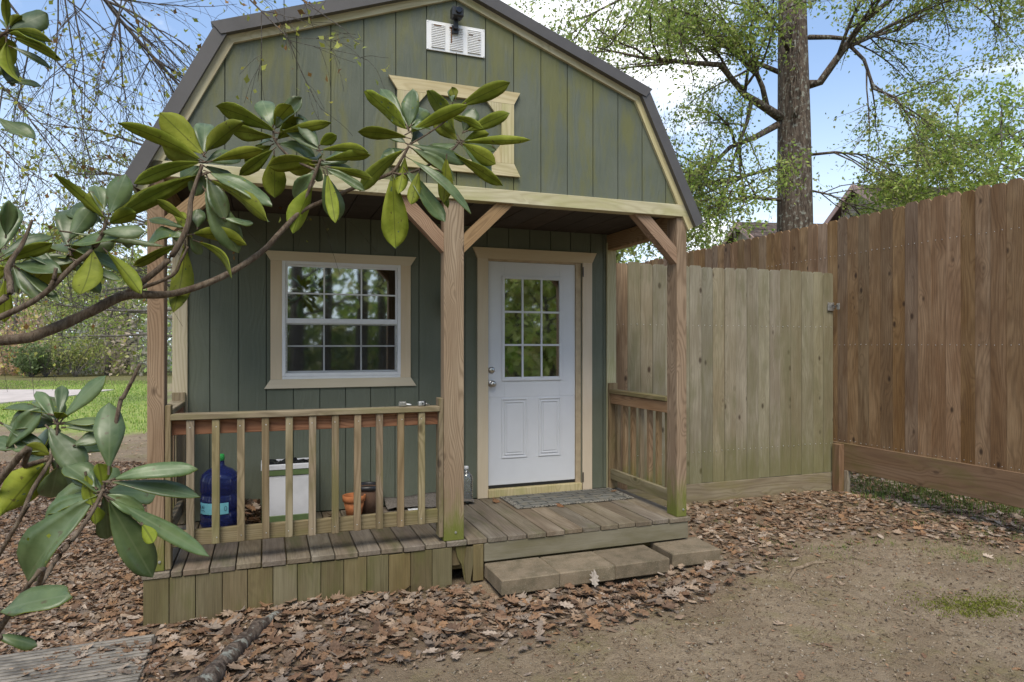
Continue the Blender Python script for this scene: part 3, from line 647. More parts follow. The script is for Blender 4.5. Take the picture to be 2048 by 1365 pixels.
# white bin with green bands
bn = thing('planter_bin', (.155, .93, .30), 'tall white box bin with green bands holding a black bag', 'bin')
M_BW = plain('bin_white', (.58, .58, .60), .5, 0, .4, .1, 8); M_BG = plain('bin_green', (.10, .15, .055), .6, 0, .4, .15, 10)
bx0, bx1, by0, by1 = -.035, .345, .80, 1.06
box('body', bn, (bx0+.012, by0+.012, .303), (bx1-.012, by1-.012, .72), M_BW, .006)
box('base_band', bn, (bx0+.006, by0+.006, .302), (bx1-.006, by1-.006, .372), M_BG, .004); box('top_band', bn, (bx0+.004, by0+.004, .662), (bx1-.004, by1-.004, .705), M_BG, .004)
rim = box('rim', bn, (bx0, by0, .7055), (bx1, by0+.025, .745), M_BW, .004)
for lo, hi in (((bx0, by1-.025, .7055), (bx1, by1, .745)), ((bx0, by0+.0255, .7055), (bx0+.025, by1-.0255, .745)), ((bx1-.025, by0+.0255, .7055), (bx1, by1-.0255, .745))): box('rim', bn, lo, hi, M_BW, .004)
bv = []; bf = []
for i in range(13):
    for j in range(9): bv.append((bx0+.02+(bx1-bx0-.04)*i/12, by0+.02+(by1-by0-.04)*j/8, .735+random.uniform(-.012, .022)))
for i in range(12):
    for j in range(8): bf.append((i*9+j, (i+1)*9+j, (i+1)*9+j+1, i*9+j+1))
link('bag', mesh(bv, bf, plain('black_bag', (.012, .012, .014), .25)), bn)
# pots
pt = thing('terracotta_pot', (.637, .93, .30), 'small orange terracotta flower pot on the deck', 'pot')
M_TC = plain('terracotta', (.42, .155, .06), .8, 0, .2, .18, 18)
th_part('body', pt, lathe([(0, .0), (.056, .0), (.079, .118), (.066, .118), (.048, .02), (0, .015)], 28), M_TC, (.637, .90, .302))
th_part('rim', pt, lathe([(.0795, .112), (.086, .115), (.089, .158), (.082, .161), (.076, .154), (.074, .112)], 28), M_TC, (.637, .90, .302))
wp = thing('woven_pot', (.755, 1.0, .30), 'brown woven-look pot standing behind the terracotta pot', 'pot')
def weave():
    m, t = new_mat('brown_weave'); p = t.objco(False); x, y, z = t.xyz(p); an = t.m('ARCTAN2', y, x)
    wv = t.m('MULTIPLY', t.m('SINE', t.m('ADD', t.m('MULTIPLY', an, 40), t.m('MULTIPLY', z, 420))), t.m('SINE', t.m('SUBTRACT', t.m('MULTIPLY', an, 40), t.m('MULTIPLY', z, 420))))
    t.out(t.bsdf(t.mix(t.ramp(wv, -.3, .5), (.05, .025, .015), (.19, .10, .055)), .6, t.bump(wv, .6, .006))); return m
th_part('body', wp, lathe([(0, 0), (.082, 0), (.100, .19), (.092, .19), (.078, .015), (0, .01)], 32), weave(), (.755, 1.0, .302))
th_part('rim', wp, lathe([(.101, .178), (.107, .182), (.109, .212), (.102, .214), (.096, .205), (.095, .178)], 32), M_BLACK, (.755, 1.0, .302))
th_part('soil', wp, lathe([(.095, .182), (.04, .19), (0, .188)], 24), plain('potting_soil', (.02, .016, .012), .95), (.755, 1.0, .302))
# clear bottle
def clear_mat():
    m, t = new_mat('clear_plastic'); fr = t.node('ShaderNodeFresnel', {'IOR': 1.45}).outputs[0]
    g = t.node('ShaderNodeBsdfGlossy', {'Color': (1, 1, 1), 'Roughness': .05}).outputs[0]; d = t.node('ShaderNodeBsdfTransparent', {'Color': (.86, .88, .87)}).outputs[0]
    wv = t.bsdf((.55, .57, .56), .2); mx = t.node('ShaderNodeMixShader', {0: .16, 1: d, 2: wv}).outputs[0]
    t.out(t.node('ShaderNodeMixShader', {0: t.m('MULTIPLY', fr, 1.8, clamp=True), 1: mx, 2: g}).outputs[0]); return m
bo = thing('plastic_bottle', (1.59, 1.03, .30), 'clear ribbed plastic bottle beside the door trim', 'bottle')
bp = [(0, .004), (.05, .0), (.056, .01)]
for k in range(9): bp += [(.057, .02+k*.016), (.052, .028+k*.016)]
bp += [(.057, .17), (.057, .20), (.05, .225), (.032, .25), (.018, .262), (.0165, .285)]
th_part('body', bo, lathe(bp, 24), clear_mat(), (1.575, 1.03, .301)); th_part('cap', bo, lathe([(0, .303), (.017, .302), (.0185, .297), (.0185, .28), (.017, .279)], 16), M_VINYL, (1.575, 1.03, .301))
# roofing offcut against the wall, paper scrap
def rag(name, x0, x1, y0, y1, z, nx_, ny_, amp, mat, tilt=0, **kw):
    V = []; Fc = []
    for k in (0, -.004):
        for i in range(nx_+1):
            for j in range(ny_+1):
                u, v = i/nx_, j/ny_; V.append((x0+(x1-x0)*u+random.uniform(-1, 1)*amp*.5, y0+(y1-y0)*v, z+tilt*v+k+amp*math.sin(u*9+v*3)*.6+amp*math.sin(u*23+v*2)*.25*(1-v)))
    N = (nx_+1)*(ny_+1)
    for i in range(nx_):
        for j in range(ny_):
            a = i*(ny_+1)+j; Fc += [(a, a+ny_+1, a+ny_+2, a+1), (N+a+1, N+a+ny_+2, N+a+ny_+1, N+a)]
    for i in range(nx_): a = i*(ny_+1); Fc.append((N+a, N+a+ny_+1, a+ny_+1, a)); a += ny_; Fc.append((a, a+ny_+1, N+a+ny_+1, N+a))
    return link(name, mesh(V, Fc, mat, smooth=True), None, None, **kw)
rag('roofing_offcut', .90, 1.62, .93, 1.115, .322, 30, 6, .016, plain('grey_shingle', (.17, .15, .13), .95, 0, .2, .3, 80, .5), .055, label='curled grey roofing offcut leaning against the wall under the window', cat='roofing')
rag('paper_scrap', 1.06, 1.15, .89, .95, .309, 4, 3, .004, plain('white_paper', (.7, .7, .7), .8), 0, label='white paper scrap sticking out below the roofing offcut', cat='paper')
# doormat
def mat_mat():
    m, t = new_mat('rubber_doormat'); p = t.objco(False); x, y, z = t.xyz(p)
    br = t.node('ShaderNodeTexBrick', {'Vector': t.cmb(x, y, 0.0), 'Scale': 1.0, 'Mortar Size': .006, 'Mortar Smooth': .2, 'Brick Width': .155, 'Row Height': .078, 'Color1': (.095, .095, .088), 'Color2': (.15, .15, .135), 'Mortar': (.02, .02, .02)}, offset=.5)
    n = t.noise(p, 11, 5, .65); c = t.mix(t.ramp(n, .45, .7), br.outputs['Color'], (.17, .155, .12))
    ex = t.m('MAXIMUM', t.ramp(t.m('ABSOLUTE', x), .485, .49), t.ramp(t.m('ABSOLUTE', y), .198, .203))
    sc_ = t.noise(p, 55, 3, .6, 1.5); c = t.mix(ex, c, t.mix(t.ramp(sc_, .42, .55), (.035, .035, .034), (.27, .25, .21)))
    h = t.m('SUBTRACT', t.m('MULTIPLY', sc_, ex), t.m('MULTIPLY', br.outputs['Fac'], .6)); t.out(t.bsdf(c, .85, t.bump(h, .7, .006), spec=.3)); return m
dm = box('doormat', None, (1.885, .645, .3035), (2.955, 1.075, .3135), mat_mat(), .004, label='dark rubber doormat with brick pattern and scrolled border at the door', cat='doormat')
# padlocks on the rail
def padlock(loc, rz, label, kind):
    p = thing('padlock', loc, label, 'padlock', None); M = Matrix.Translation(Vector(loc)) @ Matrix.Rotation(rz, 4, 'Z')
    Rt = lambda x, y, z: M @ Matrix.Translation((x, y, z))
    link('body', mesh(*cbox(.048, .032, .032, .006), M_ZINC), p, Rt(0, 0, .017))
    if kind == 0:
        for k in range(5): link('body_plate', mesh(*cbox(.006, .034, .034, .001), M_STEEL), p, Rt(-.018+k*.009, 0, .018))
        tb = Tubes(); tb.add([(.024, -.009, .017), (.046, -.009, .014), (.056, 0, .012), (.046, .009, .014), (.024, .009, .017)], [.0038]*5, 8); link('shackle', tb.mesh(M_VINYL), p, M)
    else:
        link('bumper', mesh(*cbox(.010, .036, .036, .002), M_BLACK), p, Rt(.016, 0, .019))
        tb = Tubes(); tb.add([(.024, -.008, .017), (.044, -.008, .010), (.054, 0, .008), (.044, .008, .010), (.024, .008, .017)], [.0035]*5, 8); link('shackle', tb.mesh(M_STEEL), p, M)
        link('key_plug', mesh(*lathe([(0, .002), (.006, .002), (.0065, 0)], 12), M_BLACK), p, Rt(0, -.016, .017) @ Matrix.Rotation(R(90), 4, 'X'))
padlock((.845, .03, 1.2105), R(-8), 'ribbed silver padlock lying on the porch cap rail', 0); padlock((.975, .035, 1.2105), R(12), 'silver padlock with a black band lying on the cap rail', 1)
# camera above the vent, lamp behind the post
sc = thing('security_camera', (1.19, -.02, 3.80), 'small black security camera above the gable vent', 'camera')
box('body', sc, (1.150, -.105, 3.785), (1.228, -.03, 3.855), M_BLACK, .010)
link('lens', mesh(*lathe([(0, .012), (.018, .012), (.022, .008), (.022, 0)], 16), plain('lens_black', (.01, .01, .012), .08)), sc, axes((1.192, -.104, 3.825), (1, 0, 0), (0, -1, 0)))
board('bracket', sc, (1.188, -.045, 3.725), (1.188, -.045, 3.79), .03, .02, M_BLACK); box('base_plate', sc, (1.165, -.036, 3.70), (1.21, -.0215, 3.755), M_BLACK, .004)
wl = thing('wall_lantern', (1.44, WY, 1.95), 'black porch lantern on the green wall behind the middle post', 'lantern')
box('back_plate', wl, (1.40, WY-.03, 1.93), (1.47, WY-.014, 2.06), M_BLACK, .006); box('lamp_body', wl, (1.392, WY-.13, 1.88), (1.482, WY-.045, 2.02), M_BLACK, .012)
prism('lamp_roof', wl, [(1.375, 2.02), (1.5, 2.02), (1.437, 2.075)], .10, M_BLACK, Matrix.Translation((0, WY-.14, 0))); board('arm', wl, (1.437, WY-.09, 2.05), (1.437, WY-.02, 2.0), .018, .018, M_BLACK)

# ------------------------------------------------------------------ pavers
for i, (x0, x1, y0, y1, zt, rz, lb) in enumerate(((1.40, 1.808, -.362, .0, .125, .2, 'mossy concrete paver at the broken-skirting end of the porch step'), (1.812, 2.222, -.352, .0, .122, -.3, 'flecked concrete paver second from the broken skirting'), (2.226, 2.66, -.345, .005, .122, -.2, 'concrete paver third from the broken skirting in the step'), (2.735, 3.135, -.285, .055, .124, -3.0, 'loose skewed concrete paver propped on a brick'))):
    V, Fc = cbox(x1-x0, y1-y0, .098, .007); V = [(x+random.uniform(-.002, .002), y+random.uniform(-.003, .003), z+random.uniform(-.0015, .0015)) for x, y, z in V]
    link('concrete_paver', mesh(V, Fc, M_CONC), None, Matrix.Translation(((x0+x1)/2, (y0+y1)/2, zt-.049)) @ Matrix.Rotation(R(rz), 4, 'Z'), lb, 'paver', 'concrete pavers in front of the porch')
link('brick', mesh(*cbox(.19, .09, .06, .006), M_CONC), None, Matrix.Translation((3.07, -.24, .022)) @ Matrix.Rotation(R(6), 4, 'Z'), 'half-buried grey brick under the loose paver', 'brick')
for lb, x, y in (('flat block under the paver at the broken skirting', 1.56, -.18), ('flat block under the loose paver beside the brick', 2.86, -.12)):
    link('support_block', mesh(*cbox(.24, .22, .05, .006), M_CONC), None, Matrix.Translation((x, y, .004)), lb, 'block')

# ------------------------------------------------------------------ fences
def picket(parent, cx, w_, z0, z1, thk, mat, facing, y, dog=.022, tilt=0):
    h = z1-z0; poly = [(-w_/2, 0), (w_/2, 0), (w_/2, h-dog), (w_/2-dog*.9, h), (-w_/2+dog*.9, h), (-w_/2, h-dog)]
    M = axes((cx, y, z0), (1, 0, 0), (tilt, 0, 1)) if facing == 'Y' else axes((y, cx, z0), (0, 1, 0), (0, tilt, 1))
    # facing Y: front at -Y; facing X: board plane X = const with its width along Y
    return prism('fence_board', parent, poly, thk, mat, M @ Matrix.Rotation(random.uniform(-.012, .012), 4, 'Z'))
gf = thing('picket_gate', (4.5, 1.42, 0), 'weathered grey dog-eared fence panel with gate latch between shed and brown fence', 'fence')
nails = Tubes()
gj = [3.17, 3.34, 3.49, 3.628]+[3.628+.1445*i for i in range(1, 3)]+[4.061, 4.212, 4.348, 4.498, 4.64, 4.782, 4.93, 5.082, 5.221, 5.368, 5.519, 5.679, 5.821, 5.965]
for i, (x0, x1) in enumerate(zip(gj, gj[1:])):
    if x1-x0 < .05: continue
    cx = (x0+x1)/2; picket(gf, cx, x1-x0-.004, .195+random.uniform(-.004, .006), 2.432+random.uniform(-.012, .01), .017, M_GRAY if i else M_BROWN, 'Y', 1.42+random.uniform(-.003, .003))
    for z in (.52, 1.82):
        for dx in (-.035, .035): nails.add([(cx+dx+random.uniform(-.01, .01), 1.423, z+random.uniform(-.01, .01)), (cx+dx, 1.415, z)], [.0032, .0032], 5)
link('nails', nails.mesh(M_ZINC), gf, kind='stuff')
board('kickboard', gf, (3.06, 1.428, .095), (5.965, 1.428, .095), .195, .03, M_KICKG, (0, 0, 1))
for z in (.55, 1.3, 2.15): board('fence_rail', gf, (3.15, 1.462, z), (5.96, 1.462, z), .088, .038, M_GRAY, (0, 0, 1))
for x in (3.25, ): board('fence_post', gf, (x, 1.53, -.05), (x, 1.53, 2.3), .089, .089, M_GRAY)
tf = thing('privacy_fence', (6.02, 2.0, 0), 'tall brown stained board fence with scalloped top and kickboard', 'fence')
FX = 6.02; y = -1.1; nails = Tubes()
while y < 7.0:
    w_ = random.uniform(.132, .148); picket(tf, y+w_/2, w_-.003, .53, 3.032+random.uniform(-.016, .014), .018, M_BROWN, 'X', FX+.018+random.uniform(-.004, .004), .03)
    if y < 2.5:
        for z in (.56, 1.62, 2.62):
            for d_ in (.035, .1): nails.add([(FX+.002, y+d_, z+random.uniform(-.012, .012)), (FX-.004, y+d_, z)], [.0033]*2, 5)
    y += w_
link('nails', nails.mesh(M_ZINC), tf, kind='stuff')
yk = [-1.15, 1.39, 3.8, 7.0]
for y0, y1 in zip(yk, yk[1:]): board('kickboard', tf, (FX-.008, y0+.002, .385), (FX-.008, y1-.002, .385), .296, .036, M_KICK, (0, 0, 1))
for z in (.7, 1.7, 2.7): board('fence_rail', tf, (FX+.045, -1.1, z), (FX+.045, 7.0, z), .088, .038, M_BROWN, (0, 0, 1))
for yy in (-1.0, 1.46, 3.9, 6.3): board('fence_post', tf, (FX+.09, yy, -.1), (FX+.09, yy, 2.9), .089, .089, M_KICK)
board('fence_post', tf, (FX-.062, 1.345, -.05), (FX-.062, 1.345, .52), .07, .10, M_KICK); board('fence_post', tf, (FX-.01, 1.27, -.05), (FX-.01, 1.27, .236), .04, .05, M_KICKG)
la = thing('gate_latch', (5.95, 1.36, 2.045), 'silver gate latch plate where grey and brown fences meet', 'latch')
board('plate', la, (5.915, 1.402, 2.0), (5.915, 1.402, 2.09), .09, .006, M_ZINC); board('strike', la, (5.955, 1.34, 2.01), (5.955, 1.34, 2.08), .05, .012, M_ZINC, (.35, 1, 0))
lt = Tubes(); lt.add([(5.925, 1.39, 2.065), (5.94, 1.375, 2.045), (5.955, 1.36, 2.06)], [.006]*3, 6); lt.add([(5.94, 1.375, 2.045), (5.94, 1.372, 2.02)], [.006]*2, 6); link('catch', lt.mesh(M_BLACK), la)

# ------------------------------------------------------------------ fallen leaves
def leaf_shapes():
    out = []
    lob = [(0, -.5), (.08, -.36), (.24, -.30), (.16, -.18), (.36, -.06), (.20, .0), (.38, .20), (.19, .20), (.22, .40), (.10, .36), (0, .55)]
    ob = [(0, -.5), (.10, -.35), (.19, -.1), (.17, .15), (.09, .36), (0, .5)]
    for k in range(10):
        sh = lob if k < 7 else ob; cs = .75+.5*random.random()
        sideR = [(x*cs*random.uniform(.8, 1.15), y+random.uniform(-.02, .02)) for x, y in sh]; sideL = [(-x*cs*random.uniform(.8, 1.15), y+random.uniform(-.02, .02)) for x, y in sh[1:-1]]
        ol = sideR+sideL[::-1]; n = len(ol)
        c1, c2, tw = random.uniform(-1.0, 1.3), random.uniform(-.5, 1.0), random.uniform(-.6, .6)
        V = np.array([(x, y, c1*x*x+c2*y*y*.6+tw*x*y+random.uniform(-.03, .03)) for x, y in ol]+[(0, .02, random.uniform(-.05, .01))])
        Fc = [(i, (i+1) % n, n) for i in range(n)]
        out.append((V, np.array(Fc, int)))
    return out
LS = leaf_shapes()
PAL = np.array([(.27, .165, .10), (.32, .215, .14), (.22, .13, .08), (.37, .275, .195), (.26, .185, .13), (.165, .105, .07), (.40, .32, .25), (.30, .175, .095), (.24, .19, .15)])
def litter(P, size, tilt, pal, zoff):
    """P (n,2) positions -> one mesh"""
    Vs, Fs, Cs = [], [], []; b = 0
    for (x, y), s_, tl, zo in zip(P, size, tilt, zoff):
        V, Fc = LS[rng.integers(len(LS))]; a, ph = rng.uniform(0, 6.283), rng.uniform(0, 6.283)
        ca, sa, ct, st = math.cos(a), math.sin(a), math.cos(tl), math.sin(tl)
        Q = V*s_; q = np.stack([Q[:, 0]*ca-Q[:, 1]*sa, Q[:, 0]*sa+Q[:, 1]*ca, Q[:, 2]], 1)
        cp, sp = math.cos(ph), math.sin(ph); u = q[:, 0]*cp+q[:, 1]*sp; v = -q[:, 0]*sp+q[:, 1]*cp
        u2 = u*ct-q[:, 2]*st; z2 = u*st+q[:, 2]*ct
        q = np.stack([u2*cp-v*sp, u2*sp+v*cp, z2], 1)
        q[:, 2] -= q[:, 2].min()*.85; q += (x, y, float(gh(x, y))+.001+zo)
        Vs.append(q); Fs.append(Fc+b); b += len(q); c = pal[rng.integers(len(pal))]*rng.uniform(.75, 1.2); Cs.append(np.tile(c, (len(q), 1)))
    return np.vstack(Vs), np.vstack(Fs), np.vstack(Cs)
def sample(poly, n):
    xs = [p[0] for p in poly]; ys = [p[1] for p in poly]; P = np.zeros((0, 2))
    while len(P) < n:
        q = np.stack([rng.uniform(min(xs), max(xs), n*3), rng.uniform(min(ys), max(ys), n*3)], 1); q += 0
        P = np.vstack([P, q[inpoly(q[:, 0], q[:, 1], poly)]])
    return P[:n]
def clear_of(P, m=.0):
    x, y = P[:, 0], P[:, 1]
    bad = ((x > -.675-m) & (x < 3.06) & (y > -.015-m) & (y < 7.3)) | ((x > 1.39) & (x < 2.67) & (y > -.355)) | ((x > 2.73) & (x < 3.14) & (y > -.29)) | ((y > 1.40) & (x > 3.0) & (x < 6)) | ((x > 5.93) & (x < 6.06) & (y > 1.2))
    return P[~bad]
F1 = gp([(300, 1240), (905, 1165), (960, 1195), (1110, 1170), (1440, 1130), (1475, 1148), (1380, 1200), (1180, 1245), (1000, 1275), (760, 1320), (600, 1365), (420, 1365), (310, 1290)])
def jit(P, s_): return P+rng.normal(0, s_, P.shape)
A = clear_of(jit(sample(F1, 1650), .12)); B = clear_of(jit(sample(P_RIGHT, 2500), .14)); Cc = clear_of(jit(sample(P_FRONT, 2300), .05))
LEFT = gp([(-120, 925), (292, 925), (288, 1262), (330, 1300), (330, 1480), (-120, 1480)]); LQ = clear_of(sample(LEFT, 6500)); LP_ = sample(gp([(0, 1325), (300, 1290), (300, 1365), (0, 1365)]), 150)
D = clear_of(sample(gp([(1300, 1000), (2100, 1000), (2200, 1365), (700, 1365), (1000, 1280)]), 150))
E_ = clear_of(sample(gp([(1690, 940), (2060, 985), (2060, 1030), (1700, 1000)]), 700)); E2 = sample([(6.1, -.6), (9.5, 1.5), (12, 8), (6.1, 4)], 1500)
def parts(*L):
    o = [litter(*a) for a in L]; b = 0; Fs = []
    for V, Fc, C in o: Fs.append(Fc+b); b += len(V)
    return np.vstack([v[0] for v in o]), np.vstack(Fs), np.vstack([v[2] for v in o])
def U(a, b, n): return rng.uniform(a, b, len(n))
V, Fc, C = parts((A, U(.035, .115, A), U(0, .45, A), PAL, U(0, .03, A)), (LQ, U(.03, .085, LQ), U(0, .6, LQ), PAL, U(0, .012, LQ)), (LP_, U(.025, .07, LP_), U(0, .3, LP_), PAL, U(.032, .036, LP_)), (Cc, U(.035, .085, Cc), U(0, .6, Cc), PAL, U(0, .012, Cc)), (B, U(.03, .10, B), U(0, .4, B), PAL*1.05, U(0, .012, B)), (E_, U(.05, .1, E_), U(0, .5, E_), PAL*1.35, U(0, .01, E_)), (E2, U(.06, .12, E2), U(0, .5, E2), PAL*1.3, U(0, .01, E2)))
link('leaf_litter', np_mesh(V, Fc, M_LITTER, C), kind='stuff', label='brown fallen oak leaves piled along the porch and fence', cat='leaves')
# shredded leaf mulch: small chips
Q = clear_of(np.vstack([jit(sample(P_FRONT, 9000), .08), sample(LEFT, 17000)])); Q2 = clear_of(jit(sample(P_RIGHT, 2500), .1)); Q3 = clear_of(sample(gp([(300, 1365), (2300, 1365), (2300, 1040), (1500, 1120)]), 2600)); Q4 = sample(gp([(-250, 960), (-250, 870), (300, 875), (300, 940)]), 4000)
def chips(P, lo, hi, pal):
    n = len(P); s_ = rng.uniform(lo, hi, n); a = rng.uniform(0, 6.283, n); el = rng.uniform(.2, .55, n); z = gh(P[:, 0], P[:, 1])+.002+rng.uniform(0, .006, n)
    tz = rng.normal(0, .35, (n, 4)); V = np.zeros((n, 4, 3))
    for k, (u, v) in enumerate(((-.5, 0), (0, -.5), (.5, 0), (0, .5))):
        X = u*s_; Y = v*s_*el; V[:, k, 0] = P[:, 0]+X*np.cos(a)-Y*np.sin(a); V[:, k, 1] = P[:, 1]+X*np.sin(a)+Y*np.cos(a); V[:, k, 2] = z+np.abs(tz[:, k])*s_*.5
    c = pal[rng.integers(len(pal), size=n)]*rng.uniform(.6, 1.25, (n, 1))
    return V.reshape(-1, 3), np.arange(n*4).reshape(n, 4), np.repeat(c, 4, 0)
o = [chips(Q, .015, .06, PAL*1.1), chips(Q2, .015, .05, PAL), chips(Q3, .008, .035, PAL*1.05), chips(Q4[:900], .02, .06, PAL*1.5)]
b = 0; Fs = []
for v in o: Fs.append(v[1]+b); b += len(v[0])
link('leaf_mulch', np_mesh(np.vstack([v[0] for v in o]), np.vstack(Fs), M_LITTER, np.vstack([v[2] for v in o])), kind='stuff', label='shredded brown leaf bits scattered over the dirt', cat='leaves')
# crumbs of earth, straw
def crumbs(P, lo, hi, pal):
    n = len(P); K = np.array([(1, 0, 0), (-1, 0, 0), (0, 1, 0), (0, -1, 0), (0, 0, 1), (0, 0, -1)], float); s_ = (lo+(hi-lo)*rng.random(n)**3)[:, None, None]
    V = K[None]*s_*rng.uniform(.5, 1.1, (n, 6, 1))+rng.normal(0, .18, (n, 6, 3))*s_; V[:, :, 2] *= .7; V += np.stack([P[:, 0], P[:, 1], gh(P[:, 0], P[:, 1])+lo*.3], 1)[:, None]
    Fk = np.array([(0, 2, 4), (2, 1, 4), (1, 3, 4), (3, 0, 4), (2, 0, 5), (1, 2, 5), (3, 1, 5), (0, 3, 5)]); c = pal[rng.integers(len(pal), size=n)]*rng.uniform(.6, 1.3, (n, 1))
    return V.reshape(-1, 3), (Fk[None]+np.arange(n)[:, None, None]*6).reshape(-1, 3), np.repeat(c, 6, 0)
DIRT = gp([(560, 1480), (2300, 1480), (2300, 1050), (1500, 1100), (1100, 1250)])
V, Fc, C = crumbs(clear_of(sample(DIRT, 15000)), .002, .014, np.array([(.24, .18, .12), (.30, .235, .165), (.19, .14, .095), (.36, .31, .24)])); link('soil_crumbs', np_mesh(V, Fc, M_LITTER, C), kind='stuff', label='small clods and grit on the bare dirt', cat='soil')
def straw(P, lo, hi, w_, pal):
    n = len(P); a = rng.normal(.5, .8, n); L_ = rng.uniform(lo, hi, n); z = gh(P[:, 0], P[:, 1])+.003; bz = rng.uniform(0, .006, n); dx, dy = np.cos(a), np.sin(a); V = np.zeros((n, 6, 3)); cv = rng.normal(0, .15, n)
    for k, (u, s_) in enumerate(((-.5, -1), (-.5, 1), (0, 1), (.5, 1), (.5, -1), (0, -1))):
        off = cv*L_*(1 if u == 0 else 0); V[:, k, 0] = P[:, 0]+dx*L_*u-dy*(w_*s_+off); V[:, k, 1] = P[:, 1]+dy*L_*u+dx*(w_*s_+off); V[:, k, 2] = z+bz+(.002 if u == 0 else 0)
    c = pal[rng.integers(len(pal), size=n)]*rng.uniform(.7, 1.2, (n, 1)); Fq = np.array([(0, 1, 2, 5), (5, 2, 3, 4)])
    return V.reshape(-1, 3)[:, :], (Fq[None, :, ::-1]+np.arange(n)[:, None, None]*6).reshape(-1, 4), np.repeat(c, 6, 0)
V, Fc, C = straw(clear_of(np.vstack([sample(DIRT, 2600), sample(P_FRONT, 2600), sample(P_RIGHT, 900)])), .02, .09, .0011, np.array([(.16, .10, .06), (.30, .22, .13), (.11, .075, .05), (.36, .30, .2)])); link('straw', np_mesh(V, Fc, M_LITTER, C), kind='stuff', label='dry grass stems and bits of twig on the ground', cat='straw')
# single leaves lying on bare dirt
for i, (x, y) in enumerate(D[:90]):
    V, Fc, C = litter([(0, 0)], [random.uniform(.04, .09)], [random.uniform(0, .4)], PAL*1.15, [0]); V[:, 2] -= float(gh(0, 0))
    link('fallen_leaf', np_mesh(V, Fc, M_LITTER, C), None, Matrix.Translation((x, y, float(gh(x, y)))), 'single dry leaf lying apart on the bare dirt', 'leaf', 'single leaves on the bare dirt')
for i, (x, y, z, lb, s_, tl, cc) in enumerate(((1.80, .93, .302, 'curled brown leaf on the deck between bottle and mat', .11, .5, (.30, .16, .08)), (2.25, .62, .302, 'brown leaf at the front edge of the doormat', .10, .4, (.24, .12, .06)), (2.9, .9, .316, 'small brown leaf lying on the doormat by the railing', .06, .3, (.2, .11, .06)), (1.5, .95, .302, 'dark leaf on the deck in front of the clear bottle', .09, .3, (.16, .09, .05)), (.47, .93, .302, 'small brown leaf on the deck beside the white bin', .08, .4, (.22, .12, .07)))):
    V, Fc, C = litter([(0, 0)], [s_], [tl], np.array([cc]), [0]); V[:, 2] -= float(gh(0, 0))
    link('fallen_leaf', np_mesh(V, Fc, M_LITTER, C), None, Matrix.Translation((x, y, z)), lb, 'leaf')
Vl, Fl = LS[1]; link('fallen_leaf', np_mesh(Vl*.115, Fl, M_LITTER, np.tile((.46, .40, .34), (len(Vl), 1))), None, Matrix.Translation((2.04, -.405, .075)) @ Matrix.Rotation(R(14), 4, 'Z') @ Matrix.Rotation(R(68), 4, 'X') @ Matrix.Rotation(R(-15), 4, 'Z'), 'pale upright oak leaf against the flecked paver', 'leaf')
V, Fc, C = litter(rng.uniform((-.16, .82), (-.05, 1.08), (70, 2)), rng.uniform(.06, .11, 70), rng.uniform(0, 1.2, 70), PAL*.8, rng.uniform(0, .13, 70)); V[:, 2] += .302
link('leaf_heap', np_mesh(V, Fc, M_LITTER, C), kind='stuff', label='heap of dead leaves on the deck between the jug and white bin', cat='leaves')
# sticks and root
def stick(name, px, rad, label, cat, mat=M_STICK, z=.02, dep=None, n=9):
    tb = Tubes(); pts = [Vector(onz(*p)) for p in px]; full = []; rr = []
    for i in range(len(pts)-1):
        for k in range(4): u = k/4; full.append(pts[i].lerp(pts[i+1], u)+Vector((random.uniform(-1, 1)*rad[0]*.25, random.uniform(-1, 1)*rad[0]*.25, random.uniform(-1, 1)*rad[0]*.2))); rr.append((rad[i]+(rad[i+1]-rad[i])*u)*random.uniform(.9, 1.1))
    full.append(pts[-1]); rr.append(rad[-1]); full = [Vector((p.x, p.y, float(gh(p.x, p.y))+r*.7)) for p, r in zip(full, rr)]
    tb.add(full, rr, n); return link(name, tb.mesh(mat), None, None, label, cat)
stick('tree_root', [(395, 1400), (440, 1350), (480, 1300), (515, 1262), (560, 1232)], [.05, .05, .045, .042, .02], 'thick grey branch lying in the leaves in front of the skirting', 'branch', M_BARK)
stick('stick', [(1578, 1160), (1590, 1140), (1625, 1130), (1662, 1127)], [.012, .014, .012, .006], 'curved bare stick on the dirt beyond the pavers', 'stick')
stick('stick', [(740, 1242), (810, 1248), (900, 1250), (965, 1240)], [.008, .010, .010, .006], 'long thin stick in the leaves below the broken skirting', 'stick')
stick('stick', [(995, 1275), (1008, 1262), (1022, 1245)], [.008, .008, .006], 'short pale stick at the edge of the leaf pile', 'stick')
stick('stick', [(640, 1300), (700, 1285), (790, 1282)], [.006, .006, .004], 'thin twig in the leaves beside the thick branch', 'twig')
stick('stick', [(1330, 1165), (1348, 1155), (1372, 1146)], [.012, .012, .010], 'stubby stick beside the loose paver', 'stick')
stick('stick', [(210, 1290), (240, 1300), (278, 1303)], [.006, .006, .004], 'thin twig lying on the ribbed panel', 'twig')
# ribbed panel
a0 = onz(311, 1278); u_ = (onz(0, 1322)-a0); u_.z = 0; u_.normalize(); v_ = Vector((-u_.y, u_.x, 0)); v_ = v_ if v_.y < 0 else -v_
M_RP = plain('dull_ribbed_plastic', (.25, .22, .18), .6, 0, .3, .45, 9); rp0 = a0+u_*.55+v_*.33
rp = link('ribbed_panel', mesh(*cbox(.66, .012, 1.12, .002), plain('dark_groove', (.07, .055, .04), .9)), None, axes(rp0+Vector((0, 0, .012)), v_, u_), 'pale ribbed panel lying flat in the leaf litter', 'panel')  # base sheet in a dark tone that shows between the ribs
for k in range(17):
    c_ = a0+v_*(.02+k*.0385)+Vector((0, 0, .024)); board('rib', rp, c_+u_*random.uniform(0, .012), c_+u_*1.1, .024, .016, M_RP, v_, .005)
